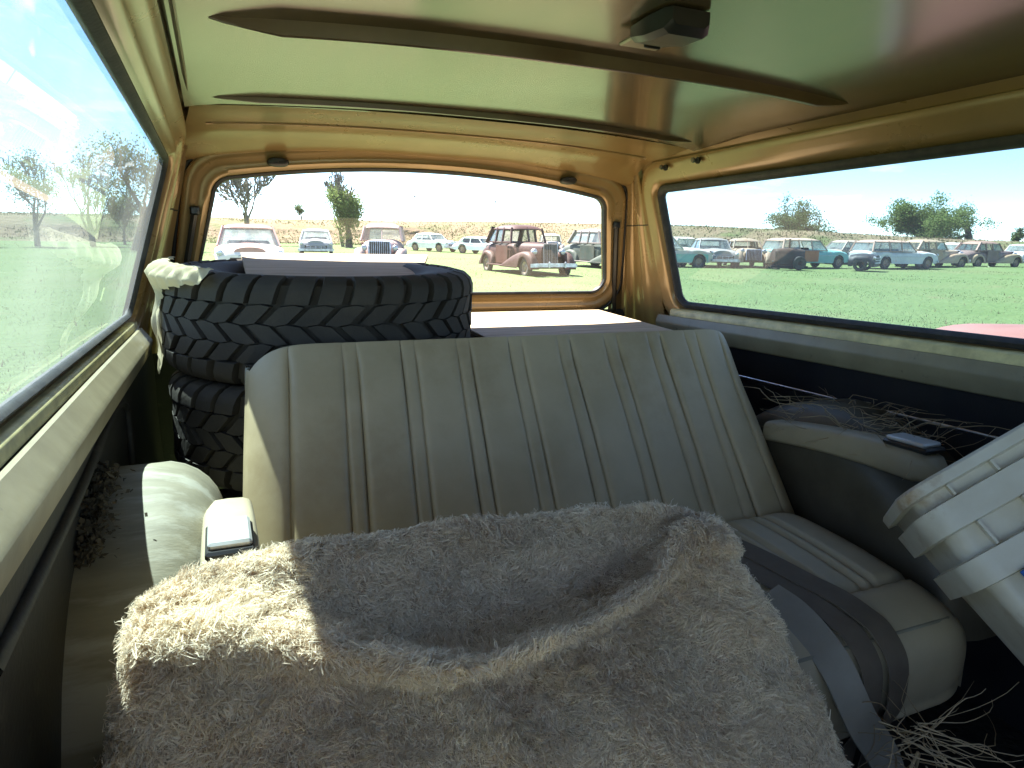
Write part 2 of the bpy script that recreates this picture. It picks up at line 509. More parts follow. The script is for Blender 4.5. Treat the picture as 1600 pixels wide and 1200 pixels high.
for side in (-1, 1):
    # header rail between roof sheet and side glass, with two rolled beads
    prof = [(.588, .302), (.586, .281), (.589, .276), (.595, .280), (.600, .284), (.606, .278), (.611, .267), (.615, .264), (.620, .269), (.625, .272), (.630, .264), (.633, .254), (.632, .244), (.624, .238)]
    if side > 0: prof = [(.588, .300), (.586, .284), (.592, .279), (.606, .270), (.620, .256), (.626, .246), (.624, .238)]
    part('side_rail', MB().grid(sweep_y(prof, -.80, 1.80, side)), ROOFGOLD if side < 0 else GOLD, wagon, smooth=50)
    # pressed surround of each side window
    for (y0, y1) in ((.14, Y_R), (-.70, .05)):
        if side < 0 and y0 < 0: continue          # unseen left front door left out to let fill light in
        rings = []
        prf = ((-.006, -.006), (.004, -.002), (.010, .010), (.014, .018), (.020, .020), (.028, .014), (.036, .014), (.044, .024), (.052, .030), (.062, .030), (.068, .024))
        if side > 0: prf = ((-.006, -.006), (.004, -.002), (.010, .010), (.015, .019), (.024, .022), (.036, .023), (.048, .025), (.058, .026), (.066, .024), (.070, .016))
        for e, d in prf:
            c = rrect(y0 - e, y1 + e, ZS0 - e, ZS1 + e, [.030 + e, .030 + e, .045 + e, .045 + e])
            rings.append(S_(side, c[:, 0], c[:, 1], d))
        part('window_surround', MB().grid(np.array(rings), cv=True), GOLD, wagon, smooth=50)
        ring = rrect(y0 + .004, y1 - .004, ZS0 + .004, ZS1 - .004, [.028, .028, .04, .04])
        mbs = MB()
        sec = [(-.002, -.004), (.0, .008), (-.005, .010), (-.010, .004), (-.010, -.004)]
        if side > 0: sec = [(-.002, -.004), (.002, .012), (-.008, .016), (-.017, .007), (-.017, -.004)]
        rr = []
        for e, d in sec:
            c = rrect(y0 + .006 - e - .008, y1 - .006 + e + .008, ZS0 + .006 - e - .008, ZS1 - .006 + e + .008, [.034 + e, .034 + e, .046 + e, .046 + e])
            rr.append(S_(side, c[:, 0], c[:, 1], d))
        part('window_seal', mbs.grid(np.array(rr), cu=True, cv=True), RUBBER, wagon, smooth=60)
        if y0 < 0: continue                       # unseen front window left unglazed so more light comes in
        c = rrect(y0 - .004, y1 + .004, ZS0 - .004, ZS1 + .004, [.03, .03, .045, .045])
        gq = S_(side, c[:, 0], c[:, 1], 0.)
        G = glass('side_glass', (.43, .565, .59) if side < 0 else (.46, .575, .61), .10 if side < 0 else .09, dustcol=(.80, .84, .82), streak=.42 if side < 0 else 0., refl=.72 if side < 0 else .8)
        f = [list(range(len(c)))]
        part('window_glass', (gq, f), G, wagon, smooth=False)
    YF = .06 if side < 0 else -1.0
    # sill: trim strip at the glass, open drain groove, sloping ledge with rolled lip
    sp_ = [(.742, -.170), (.737, -.157), (.722, -.160), (.718, -.165), (.718, -.18)]
    part('sill_strip', MB().grid(sweep_y(sp_ if side > 0 else [(.752, -.166), (.748, -.158), (.737, -.159), (.733, -.163), (.732, -.176)], YF, Y_R + .01, side)), STRIP, wagon, smooth=50)
    part('sill_groove', MB().grid(sweep_y([(.736, -.170), (.722, -.194), (.712, -.194)] if side > 0 else [(.750, -.168), (.740, -.192), (.726, -.192)], YF, Y_R + .03, side)), RUBBER, wagon)
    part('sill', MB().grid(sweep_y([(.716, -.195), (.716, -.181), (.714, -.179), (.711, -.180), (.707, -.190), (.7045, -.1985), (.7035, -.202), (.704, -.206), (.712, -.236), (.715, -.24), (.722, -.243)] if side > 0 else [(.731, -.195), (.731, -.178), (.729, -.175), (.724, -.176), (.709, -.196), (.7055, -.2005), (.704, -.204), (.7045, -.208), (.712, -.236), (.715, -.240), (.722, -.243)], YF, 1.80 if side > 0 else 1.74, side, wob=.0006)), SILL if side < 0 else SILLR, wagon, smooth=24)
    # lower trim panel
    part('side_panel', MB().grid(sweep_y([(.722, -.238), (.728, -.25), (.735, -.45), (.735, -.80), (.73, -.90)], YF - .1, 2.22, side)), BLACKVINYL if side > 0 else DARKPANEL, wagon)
    tz = -.318 if side > 0 else -.262
    part('trim_strip', MB().tube([(XC + side * .733, y, tz) for y in np.linspace(YF, 1.75, 12)], .0045, 6), CHROME if side > 0 else PLATE, wagon, smooth=True)
    # outer skin of the body side
    part('body_side', MB().grid(sweep_y([(.755, -.165), (.80, -.18), (.83, -.3), (.84, -.6), (.80, -.95)], YF - .1, 2.24, side, n=6)), GOLD, wagon)
    # rear corner pillar from side surround to tail opening, with rolled beads
    zz = np.linspace(-.27, .262, 26)
    Q = np.zeros((15, len(zz), 3))
    for j, z in enumerate(zz):
        gh = .692 - .082 * np.clip((z + .196) / .39, 0, 1.1) + .006
        x0, y0 = HW(z) - .026, Y_R + .058
        x1, y1 = gh, GY(z) - .004
        for i in range(15):
            t = i / 14
            cx, cyv = (1 - t)**2 * x0 + 2 * t * (1 - t) * (max(x0, x1) + .012) + t * t * x1, (1 - t)**2 * y0 + 2 * t * (1 - t) * (y1 - .01) + t * t * y1
            bead = .013 * math.exp(-((t - .30) / .10)**2) + .010 * math.exp(-((t - .78) / .09)**2)
            Q[i, j] = (XC + side * (cx - bead), cyv - bead * .6, z)
    part('rear_pillar', MB().grid(Q), GOLD, wagon, smooth=60)
    part('drip_rail', MB().grid(sweep_y([(.620, .312), (.660, .290), (.676, .24), (.664, .205)], -.82, 1.90, side, n=8)), GOLD, wagon)
    zk = np.linspace(-.32, .30, 8)
    part('corner_skin', MB().grid(np.array([[(XC + side * (HW(z) + .012), Y_R + .012, z) for z in zk], [(XC + side * (HW(z) + .016), GY(z) - .02, z) for z in zk], [(XC + side * (HW(z) - .01), GY(z) + .035, z) for z in zk], [(XC + side * (.692 - .082 * (z + .196) / .39 - .022), GY(z) + .035, z) for z in zk]])), GOLD, wagon)
    # weld seam across the pillar
    zs = .085
    js = int(np.argmin(abs(zz - zs)))
    part('pillar_seam', MB().tube(Q[:, js] + np.array([-side * .0005, -.0005, 0]), .0016, 4), SEAM, wagon)
    # wheel well
    th = np.linspace(0, math.pi, 40); cs = np.linspace(0, 1, 16)
    Wq = np.zeros((len(cs), len(th), 3))
    for i, c in enumerate(cs):
        # from wall (c=0) across the top, round shoulder, down the inner face
        if c < .55: half, rr_ = .735 - (c / .55) * .075, .355
        else:
            a = (c - .55) / .45 * math.pi / 2
            half, rr_ = .66 - .088 * math.sin(a), .355 - .088 * (1 - math.cos(a))
        bump_ = .0035 * np.sin(th * 9) * (c < .55)
        Wq[i, :, 0] = XC + side * half
        Wq[i, :, 1] = 1.05 - (rr_ + bump_) * np.cos(th) * 1.02
        Wq[i, :, 2] = -.665 + (rr_ + bump_) * np.sin(th)
    inner = Wq[-1].copy(); inner[:, 2] = np.maximum(-.80, -.665 + (inner[:, 2] + .665) * 0); inner[:, 0] = XC + side * .570
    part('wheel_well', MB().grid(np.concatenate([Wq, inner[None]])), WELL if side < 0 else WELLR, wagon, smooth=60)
    # armrest on the wheel well, lid of an ash tray at its front end
    y_end = 1.03 if side < 0 else 1.13
    ya = np.linspace(.735, y_end, 18)
    A = []
    for y in ya:
        t = (y - .735) / (y_end - .735)
        end = min(1, max(0.02, t / .10))**.5
        zc = -.358 + .010 * math.sin(t * 3) - .022 * t; hh = (.030 - .007 * t) * end; ww = .033 * end**.6
        a = np.linspace(0, 2 * math.pi, 17)[:-1]
        sx = np.sign(np.cos(a)) * np.abs(np.cos(a))**.55; sz = np.sign(np.sin(a)) * np.abs(np.sin(a))**.55
        A.append(np.stack([XC + side * .566 + ww * sx, np.full(16, y), zc + hh * sz], 1))
    m_ = MB().grid(np.array(A), cv=True); m_.f.append(list(range(16))); m_.f.append(list(range(17 * 16, 18 * 16))[::-1])
    ar = part('armrest', m_, VINYLGREY, wagon, smooth=60)
    part('ash_tray_rim', MB().box((XC + side * .566, .80, -.326), (.052, .088, .010), bev=.003), BLACKPL, ar)
    part('ash_tray_lid', MB().box((XC + side * .566, .802, -.318), (.046, .076, .009), bev=.003), ALU, ar)
    # weather channel and hinge prop beside the tail window
    zc_ = np.linspace(-.20, .10, 9)
    part('prop_channel', MB().tube([(XC + side * (.664 - .085 * (z + .196) / .39), GY(z) - .012, z) for z in zc_], .0085, 6), BLACKPL, wagon)
    part('channel_cap', MB().box((XC + side * (.664 - .085 * .74), GY(.09) - .014, .093), (.022, .018, .022), bev=.004), BLACKPL, wagon)

# bolts on the right header
for y, z in ((1.66, .243), (1.52, .246)):
    x = XC + .603
    part('bolt', MB().lathe([(0, -.010), (.006, -.010), (.007, -.004), (.004, -.003), (.004, .006), (0, .006)], 8, axis=0, c=(x, y, z)), STEEL, wagon)
    part('bolt_hole', MB().lathe([(0, -.0015), (.0085, -.0015), (.0085, .004)], 10, axis=0, c=(x - .002, y - .012, z - .002)), BLACKPL, wagon)

# rear header panel: from the roof sheet down to the arched top of the tail opening
nu = 61
uu = np.linspace(-1, 1, nu)
gtop = lambda u: .252 - .045 * np.abs(u)**2.6            # arch of the tail opening
rows = []
for t, (fy, fz) in enumerate(((0., 0.), (.02, -.03), (.25, .05), (.5, .10), (.66, .16), (.74, .27), (.84, .52), (.94, .86), (1., 1.))):
    u_half = .588 + (.618 - .588) * fy
    zr = (.292 - .018 * np.abs(uu)**2.4) ; zg = gtop(uu)
    yr = 1.505 + .02 * np.abs(uu)**3; yg = GY(gtop(uu)) - .006
    rows.append(np.stack([XC + uu * u_half, yr + (yg - yr) * fy, zr + (zg - zr) * fz - .001], 1))
part('rear_header', MB().grid(np.array(rows)), GOLD, wagon, smooth=60)
part('header_bead', MB().tube(rows[3][2:-2] + np.array([0, 0, -.001]), .0035, 5), GOLD, wagon, smooth=True)


# tail gate: pressed frame, seal, glass, rubber buffers
def gate_ring(e):
    """closed contour in (half, z) of the tail glass grown by e"""
    pts = rrect(-1, 1, 0, 1, [.22, .22, .20, .20], n=8)
    out = []
    for a, b in pts:
        z = -.122 - e + b * (.302 + 2 * e)
        half = (.622 - .078 * b) + e
        arch = .040 * (1 - min(1, abs(a))**2) * b
        # corners in true size
        x = a * half
        out.append((x, z + arch))
    return np.array(out)


def gate_contour(e):
    n_side, n_top, n_c = 8, 20, 7
    zb, ztp = -.122 - e, .176 + e
    hb, ht = .622 + e, .548 + e
    r = .045 + e * .8
    P_ = []
    # start right bottom corner, go up
    side_dir = np.array([ht - hb, ztp - zb])

    def xside(z): return hb + (ht - hb) * (z - zb) / (ztp - zb)
    for i in range(n_side): z = zb + r + (ztp - r - zb - r) * i / (n_side - 1); P_.append((xside(z), z))
    for i in range(1, n_c):
        a = R3(90 * i / n_c); P_.append((xside(ztp - r) - r + r * math.cos(a) - .004 * math.sin(a), ztp - r + r * math.sin(a)))
    xt = xside(ztp - r) - r
    for i in range(n_top):
        u = 1 - 2 * i / (n_top - 1); P_.append((u * xt, ztp + .042 * (1 - u * u)))
    for i in range(1, n_c):
        a = R3(90 + 90 * i / n_c); P_.append((-(xside(ztp - r) - r) + r * math.cos(a) + .004 * math.sin(a), ztp - r + r * math.sin(a)))
    for i in range(n_side): z = ztp - r + (zb + r - ztp + r) * i / (n_side - 1); P_.append((-xside(z), z))
    for i in range(1, n_c):
        a = R3(180 + 90 * i / n_c); P_.append((-(xside(zb + r) - r) + r * math.cos(a), zb + r + r * math.sin(a)))
    for i in range(n_top): P_.append((-(xside(zb + r) - r) * (1 - 2 * i / (n_top - 1)), zb))
    for i in range(1, n_c):
        a = R3(270 + 90 * i / n_c); P_.append((xside(zb + r) - r + r * math.cos(a), zb + r + r * math.sin(a)))
    return np.array(P_)


def gpt(c, d): return np.stack([XC + c[:, 0], GY(c[:, 1]) - d, c[:, 1]], 1)


tg = part('tail_gate', MB().grid(np.array([gpt(gate_contour(e), d) for e, d in ((-.004, -.02), (.0, -.004), (.004, .004), (.014, .010), (.022, .006), (.030, .006), (.038, .012), (.05, .014), (.058, .010), (.062, -.02))]), cv=True), GOLD, wagon, smooth=50)
gc = gate_contour(.002)
part('glass', (gpt(gc, -.012), [list(range(len(gc)))]), glass('tail_glass', (.97, .985, .98), .012, refl=1.1), tg, smooth=False)
part('seal', MB().grid(np.array([gpt(gate_contour(e), d) for e, d in ((-.006, -.010), (-.005, .001), (.001, .004), (.004, -.004))]), cv=True), RUBBER, tg)
part('opening_seal', MB().tube(np.concatenate([gpt(gate_contour(.066), .002), gpt(gate_contour(.066), .002)[:1]]), .006, 6, cap=False), BLACKPL, wagon, smooth=True)
for xb, zb_ in ((-.405, .232), (.405, .231)):
    a = np.linspace(0, 2 * math.pi, 25)[:-1]
    c2 = np.stack([.026 * np.sign(np.cos(a)) * np.abs(np.cos(a))**.8, .0105 * np.sign(np.sin(a)) * np.abs(np.sin(a))**.8], 1)
    rr = []
    for k, d in ((1., .008), (1., .019), (.8, .024), (.05, .025)):
        rr.append(gpt(c2 * k + np.array([xb, zb_ - .018]), d))
    part('rubber_buffer', MB().grid(np.array(rr), cv=True), BLACKPL, tg, smooth=60)
# lower gate panel and floors
hw_ = np.linspace(-.76, .76, 9)
rows = [np.stack([XC + hw_ , np.full(9, GY(z) - d), np.full(9, z)], 1) for z, d in ((-.178, .004), (-.196, .016), (-.25, .02), (-.30, .0), (-.62, -.02), (-.90, -.02))]
part('gate_panel', MB().grid(np.array(rows)), DARKPANEL, wagon)
part('cargo_floor', MB().box((XC, 1.57, -.69), (1.50, .92, .04)), FLOORMAT, wagon)
part('front_floor', MB().box((XC, .37, -.86), (1.50, 1.60, .04)), FLOORMAT, wagon)
part('front_carpet', MB().box((XC, -.79, -.86), (1.50, .70, .04)), WELL, wagon)
part('floor_step', MB().box((XC, 1.13, -.77), (1.48, .03, .17)), FLOORMAT, wagon)
# front end behind the viewer: windscreen, dash, bulkhead
part('windscreen_frame', MB().tube([(XC - .72, -1.12, -.16), (XC - .60, -.80, .25), (XC - .3, -.74, .29), (XC + .3, -.74, .29), (XC + .60, -.80, .25), (XC + .72, -1.12, -.16)], .03, 8), GOLD, wagon)
part('windscreen', ([(XC - .72, -1.13, -.17), (XC + .72, -1.13, -.17), (XC + .59, -.79, .26), (XC - .59, -.79, .26)], [[0, 1, 2, 3]]), glass('windscreen_glass', (.93, .97, .95), .03), wagon, smooth=False)
part('dashboard', MB().box((XC, -1.0, -.26), (1.46, .34, .18), bev=.04), WELL, wagon)
part('bonnet', MB().box((XC, -1.78, -.24), (1.5, 1.16, .06), bev=.02), GOLD, wagon)
part('bulkhead', MB().box((XC, -1.17, -.55), (1.5, .03, .75)), WELL, wagon)
for side in (-1, 1):
    part('door_pillar', MB().box((XC + side * .70, .095, .02), (.05, .075, .46), bev=.01), GOLD, wagon)
# moulding on the left trim panel behind the wheel well
mo = [(XC - .728, y, z) for y, z in ((.55, -.30), (.9, -.285), (1.15, -.262), (1.28, -.258), (1.36, -.275), (1.40, -.33), (1.41, -.66))]
part('panel_moulding', MB().tube(np.concatenate([spline([(i, *p) for i, p in enumerate(mo)], np.linspace(0, 6, 40))]), .008, 6), DARKPANEL, wagon, smooth=True)

# black housing under the roof
hs = thing('belt_retractor_housing', 'black plastic housing with tan mounting plate hanging from the gold roof', 'housing', (.560, .80, .30), inside=True)
ph = []
for y, hwid, zt, zb in ((.755, .028, .30, .280), (.765, .034, .30, .271), (.805, .035, .30, .273), (.845, .031, .30, .281), (.855, .024, .30, .287)):
    ph.append([(.560 - hwid, y, zt), (.560 - hwid, y, zb + .006), (.560 - hwid * .75, y, zb), (.560 + hwid * .75, y, zb), (.560 + hwid, y, zb + .006), (.560 + hwid, y, zt)])
m_ = MB().grid(np.array(ph)); m_.f.append([0, 1, 2, 3, 4, 5]); m_.f.append([24, 25, 26, 27, 28, 29][::-1])
part('cover', m_, BLACKPL, hs, smooth=30)
part('mounting_plate', MB().box((.566, .862, .290), (.062, .045, .006), bev=.002), PLATE, hs)
part('slot', MB().box((.572, .8565, .284), (.026, .004, .006), bev=.001), BLACKPL, hs)

# ------------------------------------------------------------------ rear bench
bench = thing('rear_bench_seat', 'pleated olive tan vinyl rear bench seat facing the camera', 'bench seat', (XC, .85, -.80), inside=True)
TH = math.atan2(.22, .37)                   # rake of the back


def bench_pt(x, s, puff):
    """point on the back at x, s metres down from the top edge, raised by puff along its normal"""
    # rounded top: first 5 cm roll over
    r = .055
    y = np.where(s < r, 1.2 + .0, 1.2) - np.maximum(s - r, 0) * math.sin(TH) * (1 + 0 * s)
    y0 = 1.214; z0 = -.158
    a = np.clip(s / r, 0, 1) * (math.pi / 2 + 0) - math.pi / 2
    # arc then straight
    yy = y0 - .0 - r * .42 * np.clip(s / r, 0, 1)**2 - np.maximum(s - r, 0) * math.sin(TH)
    zz = z0 - r * .90 * np.clip(s / r, 0, 1)**2.0 - np.maximum(s - r, 0) * math.cos(TH)
    edge = np.clip((np.abs(x - XC) - .40) / .118, 0, 1)
    x = XC + (x - XC) * (1 + .15 * s)          # the back widens towards the cushion
    zz = zz - .030 * edge**3 * np.clip(1 - s / .2, 0, 1) - .02 * edge**6
    yy = yy + .045 * edge**3.0
    ny, nz_ = -math.cos(TH), math.sin(TH)
    k = np.clip(s / r, .15, 1)
    return np.stack([x, yy + puff * ny * k, zz + puff * nz_], -1)


seams = [.044, .106, .196, .222, .300, .326, .407, .433, .512, .540, .618, .646, .724, .754, .830, .862, .925, .955, 1.022, 1.080]
sv = np.concatenate([np.linspace(0, .07, 12), np.linspace(.09, .46, 22)])
bk = part('backrest', MB().grid(np.array([[(x, y, z) for x in np.linspace(.05 + ins, 1.075 - ins, 20)] for y, z, ins in ((1.222, -.170, .07), (1.256, -.178, .055), (1.275, -.215, .012), (1.11, -.56, .0))])), VINYL, bench, smooth=60)
for k in range(len(seams) - 1):
    a, b = seams[k], seams[k + 1]
    narrow = b - a < .034
    x = np.linspace(a, b, 9) if narrow else a + (b - a) * np.array([0, .01, .025, .05, .09, .15, .25, .4, .5, .6, .75, .85, .91, .95, .975, .99, 1])
    w = (x - a) / (b - a)
    amp = .0065 if narrow else .0085
    prof_ = amp * (1 - np.abs(2 * w - 1)**(4.0 if narrow else 12.0))
    if k in (0, len(seams) - 2): prof_ = amp * np.where((w < .5) == (k == 0), 1, 1 - np.abs(2 * w - 1)**6)
    X, Sg = np.meshgrid(x, sv, indexing='ij')
    # seams lean slightly outwards going down
    wob = .0007 * np.sin(Sg * 9 + k * 1.7)
    pf = prof_[:, None] * (1 + .12 * np.sin(Sg * 9 + k * 2.1)) * np.clip(Sg / .05, .12, 1) + (.004 * np.sin(X * 9 + Sg * 6) + .003 * np.sin(X * 5 - Sg * 11 + 1)) * np.clip(Sg / .1, 0, 1)
    G_ = bench_pt(X + wob * (0 if k in (0,) else 1), Sg, pf)
    if k == 0:          # left end rolls round to the side
        pre = []
        for dx, dy in ((.004, .075), (-.004, .055), (-.006, .03), (-.003, .012)):
            q = G_[0].copy(); q[:, 0] += dx; q[:, 1] += dy; pre.append(q)
        G_ = np.concatenate([np.array(pre), G_])
    if k == len(seams) - 2:
        post = []
        for dx, dy in ((.004, .012), (.007, .03), (.004, .06), (-.01, .08)):
            q = G_[-1].copy(); q[:, 0] += dx; q[:, 1] += dy; post.append(q)
        G_ = np.concatenate([G_, np.array(post)])
    part('pleat' if narrow else 'cushion_panel', MB().grid(G_, flip=True), VINYL, bk, smooth=True)
# welt round the left and right ends
for xe, k in ((.043, -1), (1.083, 1)):
    q = bench_pt(np.full(len(sv), xe), sv, 0.)
    q[:, 1] += .02; q[:, 0] += k * .001
    part('piping', MB().tube(q, .0045, 6), PIPING, bk, smooth=True)

# seat cushion
cu = np.linspace(0, 1, 60)
cshn = []
prof_c = [(1.00, -.515), (.97, -.500), (.90, -.500), (.80, -.508), (.70, -.522), (.645, -.538), (.615, -.560), (.605, -.60), (.61, -.66), (.64, -.69), (.9, -.69)]
pk = spline([(i, *p) for i, p in enumerate(prof_c)], np.linspace(0, len(prof_c) - 1, 90))
xs_ = np.linspace(.04, 1.085, 190)
groove_x = [.21, .313, .417, .523, .63, .735, .845, .872, .935, .962]
for x in xs_:
    e = max(0, abs(x - XC) - .43) / .0925
    dz = -.05 * e**3
    row = pk.copy()
    g = min(abs(x - gx) for gx in groove_x)
    top = (row[:, 1] > -.54) & (row[:, 0] > .715)
    dd = -.009 * math.exp(-(g / .006)**2)
    sm = -.008 * np.exp(-((row[:, 0] - .715) / .006)**2) * (row[:, 1] > -.55)
    yy = row[:, 0] + np.where(row[:, 0] < .8, .03 * e**2 * (1 if e < 1 else 1), 0)
    cshn.append(np.stack([np.full(len(row), x), yy, row[:, 1] + dz * np.clip((row[:, 1] + .70) / .2, 0, 1) + np.where(top, dd, 0) + sm], 1))
side_l = cshn[0].copy(); side_l[:, 2] = -.69; side_r = cshn[-1].copy(); side_r[:, 2] = -.69
ce = part('seat_cushion', MB().grid(np.array([side_l] + cshn + [side_r]), flip=True), VINYLGREY, bench, smooth=60)
part('piping', MB().tube([(x, .629 + .03 * (max(0, abs(x - XC) - .43) / .0925)**2, -.5495 - .05 * (max(0, abs(x - XC) - .43) / .0925)**3) for x in np.linspace(.06, 1.07, 40)], .004, 6), PIPING, ce, smooth=True)
part('seat_base', MB().box((XC, .85, -.765), (.92, .36, .15), bev=.01), BLACKPL, bench)

# ------------------------------------------------------------------ belts
_ord = np.argsort(pk[:52, 0]); cush_z = lambda y: float(np.interp(y, pk[:52, 0][_ord], pk[:52, 1][_ord]))
_by = [.985, .95, .90, .85, .80, .75, .70, .66, .63]
bp_ = [(.775 + .095 * ((.985 - y) / .355)**.8, y, cush_z(y) + (.0045 if y > .7 else .0085)) for y in _by] + [(.872, .600, -.572), (.872, .594, -.62), (.870, .599, -.66), (.868, .62, -.72), (.868, .63, -.825)]
bp_ = spline([(i, *p) for i, p in enumerate(bp_)], np.linspace(0, len(bp_) - 1, 70))
belt1 = thing('dark_seat_belt', 'dark brown seat belt strap looped over the right of the rear cushion', 'seat belt', (.97, .60, -.83), inside=True)
part('webbing', MB().ribbon(bp_, .050, (.985, .17, 0), .002), BELTDARK, belt1)
bp2 = bp_.copy(); bp2[:, 0] -= .050; bp2[:, 2] -= .0012; bp2[:, 1] += .002
part('webbing', MB().ribbon(bp2, .048, (.985, .17, 0), .002), BELTDARK, belt1)
b2 = spline([(0, .752, .74, -.5105), (1, .757, .69, -.518), (2, .757, .64, -.536), (3, .760, .602, -.566), (4, .785, .580, -.63), (5, .83, .568, -.70), (6, .87, .56, -.80), (7, .88, .56, -.835)], np.linspace(0, 7, 50))
belt2 = thing('grey_seat_belt', 'wide grey seat belt strap running down beside the fur covered seat', 'seat belt', (.88, .56, -.84), inside=True)
part('webbing', MB().ribbon(b2, .056, (.95, .10, .28), .003), BELTGREY, belt2)

# ------------------------------------------------------------------ spare tyres


def make_tyre(name, label, loc, tilt, R=.335, W=.205, lugs=36, group='spare tyres stacked in the cargo bay'):
    t = thing(name, label, 'tyre', loc, group, inside=True)
    b = np.array(BASE[t.name])
    rot = np.array(Matrix.Rotation(tilt, 3, 'X') @ Matrix.Rotation(R3(8 * loc[2] * 10), 3, 'Z'))
    h = W / 2
    # carcass profile (radius, z)
    pr = [(.195, -h * .55), (.20, -h * .78), (.23, -h * .96), (.265, -h), (.295, -h * .96), (.315, -h * .86), (R - .016, -h * .62), (R - .015, 0),
          (R - .016, h * .62), (.315, h * .86), (.295, h * .96), (.265, h), (.23, h * .96), (.20, h * .78), (.195, h * .55), (.188, h * .4), (.188, -h * .4)]
    mb = MB().lathe(pr, 96, closed=True)
    v, f = mb.get(); v = v @ rot.T + b
    part('carcass', (v, f), TYRE, t, smooth=50)
    # tread: zigzag rows of blocks and long shoulder lugs
    for row, (z0, z1, sk, wd, zig) in enumerate(((-h * .50, -h * .20, .55, .76, 1), (-h * .15, h * .15, -.55, .76, 1), (h * .20, h * .50, .55, .76, 1))):
        m2 = MB()
        for k in range(lugs):
            a0 = (k + .5 * (row % 2) + rng.normal(0, .05)) / lugs * 2 * math.pi
            da = 2 * math.pi / lugs
            r0, r1 = R - .018, R - abs(rng.normal(0, .0015))
            vs = []
            for rr_ in (r0, r1):
                for (fa, fz) in ((-.5, 0), (0, -.12), (.5, 0), (.5, 1), (0, 1.12), (-.5, 1)):
                    z = z0 + (z1 - z0) * fz
                    a = a0 + da * (wd * fa + sk * (fz - .5))
                    sh = .96 if rr_ == r1 else 1.
                    vs.append((rr_ * math.cos(a0 + (a - a0) * sh), rr_ * math.sin(a0 + (a - a0) * sh), z))
            m2.add(vs, [[6, 7, 8, 9, 10, 11]] + [[i, (i + 1) % 6, 6 + (i + 1) % 6, 6 + i] for i in range(6)])
        v, f = m2.get(); part('tread_row', (v @ rot.T + b, f), TYRE, t, smooth=30, kind='stuff')
    for sg in (-1, 1):
        for k in range(lugs):
            a0 = (k + .25 + .25 * sg + rng.normal(0, .035)) / lugs * 2 * math.pi; da = 2 * math.pi / lugs
            pts = []
            lr = [(R + .001, h * .55), (R + .001, h * .72), (R - .004, h * .86), (R - .016, h * .965), (.295, h * 1.02)]
            lb = [(R - .024, h * .53), (R - .026, h * .68), (R - .032, h * .80), (.294, h * .90), (.284, h * .95)]
            for (ra, za), (rb, zb2) in zip(lr, lb):
                for rr_, zz_, ww_ in ((rb, zb2, .42), (ra, za, .36), (ra, za, -.36), (rb, zb2, -.42)):
                    a = a0 + da * (ww_ + .55 * sg * (za / h - .64))
                    pts.append((rr_ * math.cos(a), rr_ * math.sin(a), sg * zz_))
            if k == 0: protos = {}
            m2 = MB()
            f = [[i * 4 + j, i * 4 + j + 1, i * 4 + j + 5, i * 4 + j + 4] for i in range(4) for j in range(3)] + [[0, 1, 2, 3], [16, 17, 18, 19]]
            m2.add(pts, f)
            v, f = m2.get(); part('shoulder_lug', (v @ rot.T + b, f), TYRE, t, smooth=30)
    return t


TT = R3(2.6)
make_tyre('spare_tyre', 'upper chunky black tyre of the stack, sunlit on its left shoulder', (.222, 1.60, -.137), TT)
make_tyre('spare_tyre', 'lower black tyre of the stack, in shade beneath the sunlit one', (.225, 1.585, -.352), R3(1.2), R=.33)
single('plywood_lid', MB().add([(.06, 1.425, -.088), (.385, 1.425, -.088), (.545, 1.872, -.016), (.06, 1.872, -.016), (.06, 1.425, -.078), (.385, 1.425, -.078), (.545, 1.872, -.006), (.06, 1.872, -.006)],
       [[0, 3, 2, 1], [4, 5, 6, 7], [0, 1, 5, 4], [1, 2, 6, 5], [2, 3, 7, 6], [3, 0, 4, 7]]), BOARD, 'pale weathered board lying on top of the upper tyre', 'board', inside=True, base=(.25, 1.6, -.045), smooth=False)
# thin plastic sheet hanging over the left shoulder of the upper tyre
ph_ = np.radians(np.linspace(158, 226, 60)); sh = []
cutlen = np.interp(np.degrees(ph_), [158, 168, 178, 186, 192, 199, 210, 226], [.03, .14, .225, .16, .07, .03, .018, .004])
inn = np.interp(np.degrees(ph_), [158, 175, 200, 226], [.325, .315, .305, .325])
for i, a in enumerate(ph_):
    row = []
    for v in np.linspace(0, 1, 22):
        s1 = (.352 - inn[i]); tot = s1 + cutlen[i]; d_ = v * tot
        if d_ < s1: r_a, z_a = inn[i] + d_, -.030 - .010 * (d_ / s1)**3 * 2
        else: r_a, z_a = .343 + .010 * math.cos((d_ - s1) * 60) * math.exp(-(d_ - s1) * 8), -.050 - (d_ - s1)
        cr_ = .003 * math.sin(i * .9 + v * 5) + .002 * math.sin(i * 2.1 - v * 9)
        z_t = .046 * (math.sin(a) * r_a)
        row.append((.222 + (r_a + cr_) * math.cos(a), 1.60 + (r_a + cr_) * math.sin(a), z_a + z_t + cr_ * .6 + .006))
    sh.append(row)
SHEET = leafmat('yellowed_plastic_film', (.66, .56, .36), (.80, .70, .48), trans=.45, scale=20)
single('plastic_sheet', MB().grid(np.array(sh)), SHEET, 'yellowed plastic sheet draped over the left shoulder of the upper tyre', 'sheet', inside=True, base=(-.1, 1.5, -.1), smooth=True)
pl = thing('cargo_box', 'dark wooden box under the sunlit board in the cargo bay', 'box', (.89, 1.64, -.669), inside=True)
part('box_body', MB().box((.89, 1.64, -.44), (.56, .52, .458), bev=.004), WOODDARK, pl)
bx = np.linspace(.585, 1.13, 24); by = np.array([1.36, 1.365, 1.6, 1.80, 1.925, 1.93])
